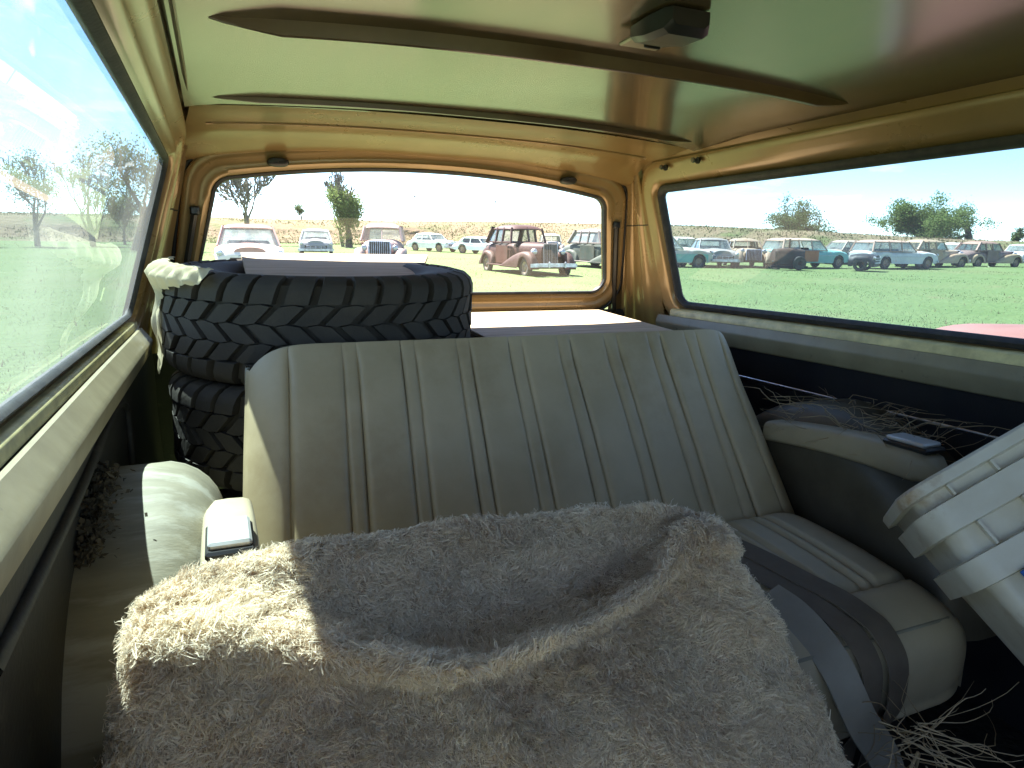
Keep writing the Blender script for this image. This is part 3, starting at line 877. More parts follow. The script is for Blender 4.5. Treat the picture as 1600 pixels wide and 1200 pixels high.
Bt = np.array([[(x, y + (.006 * math.sin(x * 31) if j < 2 else 0), -.2070 + .034 * (y - 1.36) / .57 + (.0 if 0 < j < 5 else -.012)) for j, y in enumerate(by)] for x in bx])
Bb = Bt.copy(); Bb[:, :, 2] -= .004; Bb[:, [0, -1], 2] += .003
single('cargo_board', MB().grid(Bt, flip=True).grid(Bb).box((.86, 1.645, -.204), (.52, .54, .004)), BOARD, 'bleached board blazing in sunlight across the cargo bay below the tail window', 'board', inside=True, base=(.9, 1.64, -.21), smooth=40)

# ------------------------------------------------------------------ fur covered front seat
fs = thing('fur_covered_seat', 'shaggy beige fur covered front seat back, corner in sunlight', 'seat', (.22, .45, -.84), inside=True)
# profile keys per column: (v, y, z) from behind, over the rim, through the sag, over the lip and down the front
fu = [0, .10, .22, .42, .62, .80, .92, 1.0]
rim_y = [.660, .680, .695, .705, .705, .690, .675, .655]
rim_z = [-.312, -.306, -.306, -.309, -.312, -.312, -.314, -.325]
dip_y = [.640, .655, .640, .615, .625, .645, .655, .640]
dip_z = [-.312, -.310, -.335, -.402, -.398, -.368, -.326, -.330]
lip_y = [.612, .590, .560, .530, .545, .588, .632, .622]
lip_z = [-.312, -.318, -.340, -.372, -.366, -.350, -.322, -.330]
und_y = [.600, .590, .586, .578, .590, .616, .628, .612]
und_z = [-.330, -.350, -.382, -.420, -.414, -.395, -.355, -.352]
mid_y = [.560, .548, .535, .520, .528, .548, .560, .562]
mid_z = [-.43, -.44, -.455, -.475, -.475, -.465, -.45, -.44]
low_y = [.505, .490, .478, .468, .472, .482, .490, .50]
low_z = [-.58, -.585, -.59, -.60, -.60, -.595, -.59, -.58]
NU, NV = 64, 84
ug = np.linspace(0, 1, NU)
cols = lambda a: spline(np.stack([fu, a], 1), ug)[:, 0]
K_ = {k: cols(v) for k, v in dict(ry=rim_y, rz=rim_z, dy=dip_y, dz=dip_z, ly=lip_y, lz=lip_z, uy=und_y, uz=und_z, my=mid_y, mz=mid_z, oy=low_y, oz=low_z).items()}
FP = np.zeros((NU, NV, 3))
for i in range(NU):
    g = {k: v[i] for k, v in K_.items()}
    keys = [(0, g['ry'] + .055, -.62), (1, g['ry'] + .035, -.40), (2, g['ry'] + .012, g['rz'] - .012), (2.5, g['ry'] - .006, g['rz']), (3.1, (g['ry'] + g['dy']) / 2, (g['rz'] + g['dz']) / 2),
            (3.8, g['dy'], g['dz']), (4.4, (g['dy'] + g['ly']) / 2, (g['dz'] + g['lz']) / 2 - .004), (5, g['ly'], g['lz']), (5.5, g['uy'] - .012, (g['lz'] + g['uz']) / 2), (6, g['uy'], g['uz']),
            (7, g['my'], g['mz']), (8, g['oy'], g['oz']), (9, g['oy'] - .03, -.82)]
    q = spline(keys, np.linspace(0, 9, NV))
    e = max(0, abs(ug[i] - .5) - .40) / .10
    fl = np.clip((-.30 - q[:, 1]) / .25, 0, 1.2)
    FP[i, :, 0] = (-.074 - .075 * fl) + ug[i] * (.624 + .170 * fl)
    FP[i, :, 1:] = q
    FP[i, :, 2] -= .010 * e**3
    FP[i, :, 1] += .006 * e**3
wv = smoothnoise(NV, .004, 5)
FP[:, :, 0] += (wv[None, :] * np.where(ug < .5, 1, -1)[:, None]) * np.abs(2 * ug - 1)[:, None]**4
# widen the cover a little towards the bottom and roll both ends to the rear
ends_l, ends_r = [], []
cent = np.stack([FP[:, :, 1].mean(0), FP[:, :, 2].mean(0)], 1)
for dx, dy, dz in ((.012, .10, -.075), (.0, .05, -.04), (-.006, .02, -.016)):
    q = FP[0].copy(); q[:, 0] += dx; q[:, 1] = np.minimum(q[:, 1] + dy, .72); q[:, 2] += dz; ends_l.append(q)
    q = FP[-1].copy(); q[:, 0] -= dx; q[:, 1] = np.minimum(q[:, 1] + dy, .72); q[:, 2] += dz; ends_r.append(q)
FP = np.concatenate([np.array(ends_l), FP, np.array(ends_r[::-1])])
# lumps
lx, ly_ = np.meshgrid(np.linspace(0, 1, FP.shape[0]), np.linspace(0, 1, NV), indexing='ij')
lump = np.zeros_like(lx)
rl = np.random.default_rng(11)
for k in range(40):
    fx, fy, ph_ = rl.normal(0, 16), rl.normal(0, 22), rl.random() * 6.28
    lump += np.sin(fx * lx + fy * ly_ + ph_) / (3 + math.hypot(fx, fy) * .3)
Nn = np.cross(np.gradient(FP, axis=0), np.gradient(FP, axis=1)); Nn /= np.linalg.norm(Nn, axis=2)[:, :, None] + 1e-9
if Nn[30, 75, 1] > 0: Nn = -Nn
FP += Nn * (lump * .0032)[:, :, None]
part('seat_cover', MB().grid(FP), FURBASE, fs, smooth=True)
part('seat_squab', MB().box((.224, .16, -.72), (.56, .50, .16), bev=.05), FURBASE, fs)
part('seat_frame', MB().box((.224, .2, -.82), (.5, .5, .05)), BLACKPL, fs)


def make_fur(P, Nrm, count, seed):
    r = np.random.default_rng(seed)
    a, b = P.shape[:2]
    E1 = np.linalg.norm(P[1:, :-1] - P[:-1, :-1], axis=2) * np.linalg.norm(P[:-1, 1:] - P[:-1, :-1], axis=2)
    wgt = E1.copy(); wgt[:, :14] *= .12; wgt[:, 78:] *= .2
    cdf = np.cumsum(wgt.ravel()); cdf /= cdf[-1]

    def sample(u):
        ix = np.searchsorted(cdf, u)
        i, j = np.divmod(ix, b - 1)
        s, t = r.random(len(u)), r.random(len(u))
        def lerp(A): return (A[i, j] * ((1 - s) * (1 - t))[:, None] + A[i + 1, j] * (s * (1 - t))[:, None] + A[i, j + 1] * ((1 - s) * t)[:, None] + A[i + 1, j + 1] * (s * t)[:, None])
        pos = lerp(P); nm = lerp(Nrm); nm /= np.linalg.norm(nm, axis=1)[:, None] + 1e-9
        tv = lerp(np.gradient(P, axis=1)); tv /= np.linalg.norm(tv, axis=1)[:, None] + 1e-9
        return pos, nm, tv
    per = 22
    nt = count // per
    tp, tn, tt = sample(r.random(nt))
    side = np.cross(tn, tt)
    sw = np.zeros(nt); ht = np.zeros(nt)
    for k in range(16):         # smooth swirl and length fields: matted partings
        kv = r.normal(0, 34, 3); sw += np.sin(tp @ kv + r.random() * 6.28) * .40
        kv = r.normal(0, 45, 3); ht += np.sin(tp @ kv + r.random() * 6.28) * .25
    sw += r.normal(0, .55, nt)
    flow = tt * np.cos(sw)[:, None] + side * np.sin(sw)[:, None]
    perp = np.cross(flow, tn)
    ln = (.0115 + .006 * r.random(nt)) * (1 + .28 * np.clip(ht, -1, 1))
    lift = np.clip(.62 + .40 * r.normal(0, 1, nt) * .7 + .25 * ht, .15, 1.3)
    along = flow * np.cos(lift)[:, None] + tn * np.sin(lift)[:, None]
    off = (tt[:, None] * r.normal(0, .0056, (nt, per, 1)) + side[:, None] * r.normal(0, .0056, (nt, per, 1)))
    lk = (ln[:, None] * r.uniform(.65, 1.15, (nt, per)))[:, :, None]
    curl = (r.normal(0, .0024, nt))[:, None, None] * perp[:, None] + r.normal(0, .0011, (nt, per, 3))
    root = tp[:, None] + off - tn[:, None] * .002
    p1 = root + along[:, None] * lk * .36 + tn[:, None] * lk * .14 + curl - off * .10
    p2 = root + along[:, None] * lk * .72 + tn[:, None] * lk * .08 - curl * .8 - off * .30
    tipk = root + along[:, None] * lk - tn[:, None] * lk * .10 + curl * .6 - off * .58
    root, p1, p2, tipk = (q.reshape(-1, 3) for q in (root, p1, p2, tipk))
    m = len(root)
    dirv = tipk - root; dirv /= np.linalg.norm(dirv, axis=1)[:, None] + 1e-9
    wd = np.cross(dirv, r.normal(0, 1, (m, 3))); wd /= np.linalg.norm(wd, axis=1)[:, None] + 1e-9
    w0 = (.00034 + .00024 * r.random(m))[:, None]
    V = np.stack([root - wd * w0, root + wd * w0, p1 - wd * w0, p1 + wd * w0, p2 - wd * w0 * .85, p2 + wd * w0 * .85, tipk], 1).reshape(-1, 3)
    k = np.arange(m) * 7
    F = np.concatenate([np.stack([k + a, k + b, k + c], 1) for a, b, c in ((0, 1, 3), (0, 3, 2), (2, 3, 5), (2, 5, 4), (4, 5, 6))])
    return V, F


def fast_mesh(name, V, F):
    me = bpy.data.meshes.new(name)
    nv, nf = len(V), len(F)
    k = F.shape[1]
    me.vertices.add(nv); me.loops.add(nf * k); me.polygons.add(nf)
    me.vertices.foreach_set('co', V.astype(np.float32).ravel())
    me.loops.foreach_set('vertex_index', F.astype(np.int32).ravel())
    me.polygons.foreach_set('loop_start', np.arange(0, nf * k, k, dtype=np.int32))
    try: me.polygons.foreach_set('loop_total', np.full(nf, k, dtype=np.int32))
    except Exception: pass
    me.update(calc_edges=True)
    return me


FUR = leafmat('beige_fur', (.80, .66, .50), (.96, .87, .71), trans=.42, scale=9)
FV, FF = make_fur(FP, Nn, 450000, 3)
fo = bpy.data.objects.new('fur_pile', fast_mesh('fur_pile', FV - np.array(BASE[fs.name]), FF))
fo.data.materials.append(FUR)
COL.objects.link(fo); fo.parent = fs; fo['kind'] = 'stuff'

# ------------------------------------------------------------------ white tub leaning on the right
tub = thing('white_plastic_tub', 'white square plastic tub with ribbed rim and blue label leaning at the right', 'tub', (1.1, .48, -.70), inside=True)
ax = Vector((-.161, .732, .661)).normalized()           # from tub base to rim
ex = Vector((.746, -.348, .567)); ex = (ex - ax * ex.dot(ax)).normalized()
ey = ax.cross(ex).normalized()
if ey.y > 0: ey = -ey
T0 = Vector((.876, .625, -.325))                     # rim corner, left front
TW = .30


def tubp(a, b, h): return T0 + ex * (a * 1.) + ey * (-b) + ax * h


def tub_ring(off, h, n=6):
    r = .035 + off
    c = rrect(-off, TW + off, -off, .22 + off, r, n=n)
    return np.array([tubp(a, b, h) for a, b in c])


rings = [tub_ring(o, h) for h, o in ((-.012, -.02), (-.30, -.035), (0, -.012))]
prof_t = [(-.56, -.055), (-.545, -.034), (-.17, -.012), (-.150, -.010), (-.148, .006), (-.112, .007), (-.110, -.007), (-.075, -.006), (-.073, .009), (-.036, .010), (-.034, -.004), (-.018, -.003), (-.016, .012), (-.002, .012), (.002, .008), (.002, -.004), (-.03, -.008), (-.53, -.04)]
part('tub_body', MB().grid(np.array([tub_ring(o, h) for h, o in prof_t]), cv=True), TUBWHITE, tub, smooth=30)
for h0, h1 in ((-.034, -.018), (-.110, -.075)):
    for a in (.05, .115, .18, .245):
        for fb in (0,):
            p = tubp(a, 0, (h0 + h1) / 2)
            rot = np.array([ex, ey, ax]).T
            part('rim_web', MB().box(p + ey * .001, (.0035, .014, abs(h1 - h0)), rot=rot), TUBWHITE, tub)
lb_ = [tubp(.195 + .16 * t, 0, -.25) + ey * .004 for t in (0, 1)]
part('blue_label', MB().box(tubp(.110, 0, -.192) + ey * .0135, (.13, .003, .085), rot=np.array([ex, ey, ax]).T, bev=.0008), BLUE, tub)

# ------------------------------------------------------------------ dry twigs and litter


def twig_bundle(name, label, base, box_c, box_d, n, seed, r0=.0016, L_=.25, bias=(0, 0, 0), curl=1.):
    r = np.random.default_rng(seed)
    t = thing(name, label, 'twigs', base, inside=True)
    mb = MB()
    for k in range(n):
        p = np.array(box_c) + r.uniform(-.5, .5, 3) * np.array(box_d)
        d = r.normal(0, 1, 3) * np.array([1, 1, .22]) + np.array(bias); d /= np.linalg.norm(d)
        path = [p]
        m = 9
        cv = r.normal(0, .25 * curl, 3)
        ll = L_ * r.uniform(.35, 1.)
        for i in range(m):
            d = d + cv * .35 + r.normal(0, .12, 3); d /= np.linalg.norm(d)
            q = path[-1] + d * ll / m
            q[2] = min(max(q[2], box_c[2] - box_d[2] / 2 - (.16 if box_c[1] < .6 else 0)), box_c[2] + box_d[2] * .75); q[0] = min(q[0], 1.287)
            path.append(q)
        mb.tube(path, np.linspace(r0, r0 * .4, m + 1) * r.uniform(.5, 1.1), 4, cap=False)
    part('stems', mb, TWIG, t, smooth=True, kind='stuff')
    return t


twig_bundle('dry_twigs', 'tangle of dry tumbleweed stems on the ledge behind the right armrest', (1.20, 1.0, -.36), (1.20, .97, -.338), (.13, .30, .055), 150, 21, r0=.0012, L_=.19, bias=(.1, -.3, .0), curl=1.5)
tw = twig_bundle('dry_twigs', 'pale dry twigs sticking up from the dark floor at the lower right corner', (.74, .50, -.83), (.765, .49, -.60), (.09, .07, .07), 60, 22, r0=.0012, L_=.27, bias=(1.3, .0, -.5), curl=.5)
part('main_stem', MB().tube([(.73, .50, -.835), (.735, .495, -.74), (.75, .49, -.65), (.765, .485, -.60)], [.003, .0028, .0024, .002], 5).tube([(.80, .52, -.835), (.79, .505, -.72), (.775, .49, -.61)], [.0026, .0022, .0018], 5), TWIG, tw, smooth=True)
# debris on the ledge beside the left wheel well
mb = MB()
r_ = np.random.default_rng(31)
for k in range(1300):
    y = r_.uniform(.86, 1.03); hx = .73 - abs(r_.normal(0, .014))
    z = -.665 + math.sqrt(max(.02, .36**2 - (y - 1.05)**2)) + abs(r_.normal(0, .010))
    c = np.array([XC - hx, y, z]); a, b = r_.normal(0, .0021, (2, 3))
    mb.add([c - a, c + b, c + a, c - b], [[0, 1, 2, 3]])
single('leaf_litter', mb, LEAFLIT, 'dark dry leaf litter heaped on the left wheel well', 'litter', inside=True, kind='stuff', base=(XC - .69, .9, -.34))
# litter on the right floor
mb = MB()
for k in range(500):
    c = np.array([r_.uniform(.60, 1.25), r_.uniform(.15, .58), -.836 + abs(r_.normal(0, .006))]); a, b = r_.normal(0, .005, (2, 3)); a[2] *= .4; b[2] *= .4
    mb.add([c - a, c + b, c + a, c - b], [[0, 1, 2, 3]])
single('floor_litter', mb, LEAFLIT, 'dark scattered litter on the floor at the lower right', 'litter', inside=True, kind='stuff', base=(.9, .35, -.84))

for o in INSIDE: o.matrix_world = TILT @ Matrix.Translation(o.location)

# ------------------------------------------------------------------ the meadow and the bank behind it
def ground_mat():
    m = bpy.data.materials.new('meadow_ground')
    m.use_nodes = True
    t = m.node_tree; N = t.nodes; K = t.links
    b = N['Principled BSDF']; b.inputs['Roughness'].default_value = .95; b.inputs['Specular IOR Level'].default_value = .1
    tcn = N.new('ShaderNodeTexCoord')
    out = None
    cols = [((.110, .16, .060), (.14, .185, .078), .35, 9, .35, .68), ((.155, .170, .080), None, .09, 8, .50, .68), ((.20, .165, .095), None, .45, 10, .60, .74)]
    for k, (c1, c2, sc, dt, lo, hi) in enumerate(cols):
        nn = N.new('ShaderNodeTexNoise'); nn.inputs['Scale'].default_value = sc; nn.inputs['Detail'].default_value = dt; nn.inputs['Roughness'].default_value = .66
        mpn = N.new('ShaderNodeMapping'); mpn.inputs['Location'].default_value = (k * 17., k * 5., 0)
        K.new(tcn.outputs['Object'], mpn.inputs['Vector']); K.new(mpn.outputs['Vector'], nn.inputs['Vector'])
        if k == 0:
            rp = N.new('ShaderNodeValToRGB'); rp.color_ramp.elements[0].position = lo; rp.color_ramp.elements[1].position = hi
            rp.color_ramp.elements[0].color = (*c1, 1); rp.color_ramp.elements[1].color = (*c2, 1)
            K.new(nn.outputs['Fac'], rp.inputs['Fac']); out = rp.outputs['Color']
        else:
            mr = N.new('ShaderNodeMapRange'); mr.inputs[1].default_value = lo; mr.inputs[2].default_value = hi; mr.inputs[4].default_value = .8
            K.new(nn.outputs['Fac'], mr.inputs[0])
            mm = N.new('ShaderNodeMix'); mm.data_type = 'RGBA'; mm.inputs['B'].default_value = (*c1, 1)
            K.new(mr.outputs[0], mm.inputs['Factor']); K.new(out, mm.inputs['A']); out = mm.outputs['Result']
    K.new(out, b.inputs['Base Color'])
    nb = N.new('ShaderNodeTexNoise'); nb.inputs['Scale'].default_value = 6; nb.inputs['Detail'].default_value = 8
    K.new(tcn.outputs['Object'], nb.inputs['Vector'])
    bp = N.new('ShaderNodeBump'); bp.inputs['Strength'].default_value = .8; bp.inputs['Distance'].default_value = .1
    K.new(nb.outputs['Fac'], bp.inputs['Height']); K.new(bp.outputs['Normal'], b.inputs['Normal'])
    return m


def undul(x, y): return .05 * np.sin(x * .21 + 1) * np.sin(y * .17) + .03 * np.sin(x * .5 + y * .37)


rad = np.concatenate([[0], np.geomspace(2, 1500, 60)]); ang = np.linspace(0, 2 * math.pi, 145)[:-1]
RR, AA = np.meshgrid(rad, ang, indexing='ij')
GX, GYY = RR * np.sin(AA), RR * np.cos(AA)
GZ = undul(GX, GYY) * np.clip((RR - 6) / 10, 0, 1) * np.clip((120 - RR) / 60, 0, 1)
single('ground', MB().grid(np.stack([GX, GYY, GZ], 2), cv=True, flip=True), ground_mat(), None, None, kind='structure', smooth=True)

BANK = mat('dry_grass_bank', (.21, .155, .10), .95, 0, (.17, .145, .085), scale=.22, detail=10, bump=.8, bscale=1.2, bdist=.4, col3=(.105, .13, .05), scale3=.11, lo3=.50, hi3=.64, spec=.1)
az = np.radians(np.linspace(-75, 80, 160))
foot = 84 + 3 * np.sin(az * 7) + 10 * np.clip((az - .9), 0, 1)
hcr = np.interp(np.degrees(az), [-75, -30, -5, 5, 24, 38, 46, 54, 62, 80], [2.6, 2.5, 2.9, 2.95, 3.25, 3.1, 2.7, 2.1, 1.75, 1.65])
rows = []
rb = np.random.default_rng(4)
for k, (dr, fh) in enumerate(((-3, -.03), (0, .0), (3, .22), (5, .45), (7.5, .62), (10, .82), (13, .97), (16, 1.), (40, 1.), (120, 1.0), (420, 1.02), (1200, 1.1))):
    jit = smoothnoise(160, .22, 40 + k, 30) * (0 < k < 7); hz_ = smoothnoise(160, .05, 60 + k, 40)
    rr_ = foot + dr + smoothnoise(160, .8, 80 + k, 24)
    rows.append(np.stack([rr_ * np.sin(az), rr_ * np.cos(az), hcr * fh + (jit * .3 if 1 < k < 6 else 0) + hz_ * (k > 1)], 1))
single('embankment', MB().grid(np.array(rows)), BANK, None, None, kind='structure', smooth=True)


# grass blades
def blades(name, label, n, rmin, rmax, a0, a1, hmin, hmax, material, seed, zfun=undul, wmul=1.):
    r = np.random.default_rng(seed)
    d = rmin * (rmax / rmin)**r.random(n)
    a = np.radians(r.uniform(a0, a1, n))
    x, y = d * np.sin(a), d * np.cos(a)
    patch = np.sin(x * .8 + np.sin(y * .6) * 2) * np.sin(y * .9 + 1.3 * np.sin(x * .5))
    keep = r.random(n) < .55 + .45 * patch
    inside = (np.abs(x - XC) < 1.0) & (y > -1.4) & (y < 2.3)
    keep &= ~inside
    x, y, d = x[keep], y[keep], d[keep]; n = len(x)
    z = zfun(x, y) * np.clip((d - 6) / 10, 0, 1)
    h = r.uniform(hmin, hmax, n) * (.7 + .5 * r.random(n)); w = (.004 + .00042 * d) * wmul * r.uniform(.7, 1.3, n)
    th = r.random(n) * 6.283; lean = r.normal(0, .35, (n, 2)) * h[:, None]
    c = np.stack([x, y, z - .01], 1); s = np.stack([np.cos(th) * w, np.sin(th) * w, 0 * w], 1)
    tip = c + np.stack([lean[:, 0], lean[:, 1], h], 1)
    V = np.stack([c - s, c + s, tip], 1).reshape(-1, 3)
    F = np.arange(3 * n).reshape(-1, 3)
    o = bpy.data.objects.new(name, fast_mesh(name, V, F))
    o.data.materials.append(material); COL.objects.link(o)
    o['kind'] = 'stuff'; o['label'] = label; o['category'] = 'grass'
    return o


GRASS = leafmat('meadow_grass', (.135, .182, .074), (.165, .205, .092), trans=.6, scale=.4)
DRY = leafmat('dry_grass', (.17, .13, .08), (.24, .185, .12), trans=.3, scale=.3)
blades('meadow_grass', 'short green spring grass covering the meadow', 150000, 4.5, 75, -32, 66, .012, .045, GRASS, 51)
blades('dry_grass', 'thin dry stalks scattered through the meadow grass', 3000, 6, 70, -32, 66, .04, .11, DRY, 52)


def bankz(x, y):
    a = np.arctan2(x, y); d = np.hypot(x, y)
    f = np.interp(d - np.interp(a, az, foot), [-3, 0, 3, 5, 7.5, 10, 13, 16, 60], [0, 0, .22, .45, .62, .82, .97, 1, 1])
    return f * np.interp(a, az, hcr)


blades('bank_grass', 'dry tan grass tufts growing on the bank', 30000, 82, 106, -30, 66, .06, .20, DRY, 53, zfun=bankz, wmul=1.6)
BRUSH = leafmat('bank_brush', (.060, .080, .032), (.13, .14, .06), trans=.3, scale=.3)
blades('bank_brush', 'low green weeds on the slope of the bank', 16000, 80, 97, -30, 66, .08, .28, BRUSH, 54, zfun=bankz, wmul=2.2)

# ------------------------------------------------------------------ trees
BARK = mat('grey_bark', (.19, .165, .13), .9, 0, (.11, .095, .075), scale=6, bump=.5, bscale=20, stretch=(1, 1, .3))
BARKD = mat('dark_bark', (.075, .06, .045), .9, 0, (.12, .10, .075), scale=6, bump=.5, bscale=20, stretch=(1, 1, .3))


def grow(mb, p, d, ln, r, depth, rg, tips, spread=.55, up=.15, kids=(2, 3), nmin=4, shrink=.72, rmin=.0):
    m = 5
    path = [p]; rad_ = [r]
    for i in range(m):
        d = d + rg.normal(0, .10, 3) + np.array([0, 0, up * .25]); d /= np.linalg.norm(d)
        path.append(path[-1] + d * ln / m); rad_.append(max(rmin, r * (1 - .42 * (i + 1) / m)))
    mb.tube(path, rad_, max(3, nmin + (depth > 3) * 2), cap=False)
    if depth == 0:
        tips.append((path[-1], d)); return
    tips.append((path[3], d))
    for k in range(rg.integers(kids[0], kids[1] + 1)):
        j = m if k == 0 else rg.integers(2, m + 1)
        nd = d + rg.normal(0, spread, 3) * (.5 if k == 0 else 1.); nd[2] += up; nd /= np.linalg.norm(nd)
        grow(mb, path[j], nd, ln * shrink * rg.uniform(.75, 1.1), rad_[j] * (.82 if k == 0 else .6), depth - 1, rg, tips, spread, up, kids, nmin, shrink, rmin)


def tree(name, label, loc, h, seed, leaf=None, nleaf=0, lsize=.14, crown=1., trunk_f=.28, bark=BARK, group=None, spread=.5, up=.2, depth=5, kids=(2, 3), r=None, lean=(0, 0), leaf_frac=1., flat=1., shrink=.72, rmin=0., wide=1.):
    rg = np.random.default_rng(seed)
    t = thing(name, label, 'tree', tuple(loc), group)
    mb = MB(); tips = []
    d0 = np.array([lean[0], lean[1], 1.]); d0 /= np.linalg.norm(d0)
    grow(mb, np.array([0, 0, -.15]), d0, h * trunk_f, r or h * .022, depth, rg, tips, spread, up, kids, shrink=shrink, rmin=rmin)
    v, f = mb.get()
    top = v[:, 2].max(); sc = h / top
    v = v * sc * np.array([wide, wide, 1])
    part('trunk', (v, f), bark, t, smooth=True)
    if leaf is not None:
        T = np.array([q[0] for q in tips]) * sc * np.array([wide, wide, 1])
        T = T[T[:, 2] < h * leaf_frac * 1.0]
        T = T[T[:, 2] > h * .12]
        c = T[rg.integers(0, len(T), nleaf)] + rg.normal(0, .055 * h * crown, (nleaf, 3)) * np.array([1, 1, .8 * flat])
        c = c[c[:, 2] > .25]; nl = len(c)
        a = rg.normal(0, 1, (nl, 3)); a /= np.linalg.norm(a, axis=1)[:, None]; b = np.cross(a, rg.normal(0, 1, (nl, 3))); b /= np.linalg.norm(b, axis=1)[:, None]
        s = lsize * rg.uniform(.5, 1.2, (nl, 1))
        V = np.stack([c - a * s, c + b * s * .55, c + a * s, c - b * s * .55], 1).reshape(-1, 3)
        o = bpy.data.objects.new('crown', fast_mesh('crown', V, np.arange(4 * nl).reshape(-1, 4)))
        o.data.materials.append(leaf); COL.objects.link(o); o.parent = t
    return t


LEAF1 = leafmat('bright_leaves', (.10, .15, .05), (.20, .25, .09), trans=.5, scale=.5)
LEAF2 = leafmat('dark_leaves', (.055, .085, .035), (.13, .165, .065), trans=.5, scale=.5)
LEAF3 = leafmat('pale_spring_leaves', (.10, .13, .05), (.19, .21, .085), scale=.5)
bz = lambda x, y: float(bankz(np.array(x), np.array(y)))
tree('bare_tree', 'tall leafless tree behind the pink and white sedan', (3.2, 74, -.1), 9.6, 5, spread=.40, up=.16, depth=7, trunk_f=.20, shrink=.80, kids=(2, 3), r=.24, rmin=.028)
tree('leafy_tree', 'green leafy tree with bare branches above, left of the pale rusted sedan', (11.6, 66, 0), 4.8, 12, LEAF1, 11000, .12, crown=1.9, bark=BARKD, depth=4, trunk_f=.24, spread=.45, up=.25, r=.26)
tree('dead_tree', 'bare twiggy crown rising behind the green leafy tree', (11.4, 68, 0), 7.6, 8, bark=BARK, spread=.36, up=.24, depth=7, trunk_f=.20, shrink=.8, r=.15, rmin=.020)
tree('small_bush', 'small lone bush on the crest of the bank', (12.2, 108, bz(12, 100)), 2.2, 9, LEAF2, 1100, .12, crown=1.5, depth=3, trunk_f=.2, spread=.8, bark=BARKD)
tree('dark_tree', 'dark clump at the far left edge of the tail window', (-1.6, 112, bz(-1, 100)), 2.2, 10, LEAF2, 1300, .16, crown=1.8, depth=3, trunk_f=.2, spread=.9, bark=BARKD)
tree('round_tree', 'broad olive tree with dark shaded base, leftmost in the right window', (95.3, 91, 1.4), 6.9, 14, LEAF2, 13000, .18, crown=1.5, depth=5, trunk_f=.16, spread=1.25, up=.02, shrink=.84, wide=1.7, bark=BARKD)
tree('round_tree', 'broad bright green tree in the right window, left of the tallest one', (103.5, 76.5, 1.2), 6.6, 15, LEAF1, 15000, .18, crown=1.5, depth=5, trunk_f=.16, spread=1.3, up=.0, shrink=.86, wide=1.45, bark=BARKD)
tree('round_tree', 'tallest bright green tree in the right window', (108.8, 72.2, 1.2), 7.3, 16, LEAF1, 16000, .18, crown=1.5, depth=5, trunk_f=.17, spread=1.1, up=.05, shrink=.84, wide=1.35, bark=BARKD)
tree('small_tree', 'small dark far tree at the right end of the tree group', (120.5, 72.3, 1.4), 2.6, 17, LEAF2, 1500, .18, crown=1.8, depth=3, trunk_f=.25, spread=.8, bark=BARKD)
# seen through the left side glass
tree('willow_tree', 'leaning half bare willow nearest the tail pillar in the left window', (-4.6, 50, 0), 6.4, 19, LEAF3, 5000, .10, crown=1.5, depth=5, trunk_f=.26, spread=.5, up=.2, bark=BARKD, lean=(.35, 0), r=.30)
for k, (x, y, h, lab, nl) in enumerate(((-8.3, 60, 6.6, 'tall thin bare tree in the middle of the left window', 2200), (-11.2, 57, 6.2, 'bushy bare tree left of the tall thin one in the left window', 3000), (-14.2, 56, 5.6, 'bare tree at the left edge of the left window', 1500), (-6.8, 66, 4.6, 'low pale green bush between the bare trees in the left window', 4500))):
    tree('bare_tree', lab, (x, y, 0), h, 70 + k, LEAF3, nl, .09, crown=1.2, depth=6 if nl < 4000 else 5, trunk_f=.22, spread=.42, up=.26, rmin=.016, shrink=.78, group='trees seen through the left window')
for k, (x, y) in enumerate(((30.5, 112), (47, 118))):
    t = thing('utility_pole', ('far utility pole standing behind the white sedan', 'far utility pole standing behind the rusty red sedan')[k], 'utility pole', (x, y, bz(30, 95)))
    part('post', MB().tube([(0, 0, -.5), (0, 0, 4.6)], [.11, .08], 6), BARK, t)
    part('cross_arm', MB().box((0, 0, 4.2), (1.6, .1, .12)), BARK, t)

# ------------------------------------------------------------------ old cars
CARGLASS = glass('car_glass', (.55, .66, .66), .10, dustcol=(.6, .62, .6), refl=1.5)
CARGLASSD = glass('dusty_car_glass', (.62, .70, .70), .30, dustcol=(.62, .66, .66), refl=1.5)
DARKIN = mat('dark_car_interior', (.03, .026, .022), .9, 0, (.06, .045, .03), scale=4)
CARTYRE = mat('old_car_tyre', (.03, .029, .028), .85, 0, (.07, .065, .055), scale=6)
RIM = mat('rusty_wheel_rim', (.30, .25, .20), .6, .3, (.17, .085, .045), scale=9)
CCHROME = mat('pitted_chrome', (.52, .54, .62), .33, .7, (.34, .32, .33), scale=7, rough2=.6)
LAMP = mat('old_headlamp_glass', (.55, .56, .56), .12, .3, (.38, .37, .35), scale=9)
UNDER = mat('dark_chassis', (.02, .018, .016), .9, 0, (.05, .03, .02), scale=5)
PCACHE = {}


def paint(c, rust=.5, rustc=(.20, .085, .045), fade=None):
    key = (c, rust, rustc, fade)
    if key not in PCACHE:
        f = fade or tuple(min(.85, x * 1.25 + .03) for x in c)
        PCACHE[key] = mat('weathered_paint', c, .58, 0, f, scale=1.3, coat=.0, spec=.3, col3=rustc, scale3=1.7, lo3=.66 - rust * .26, hi3=.80 - rust * .22, bump=.06, bscale=12)
    return PCACHE[key]


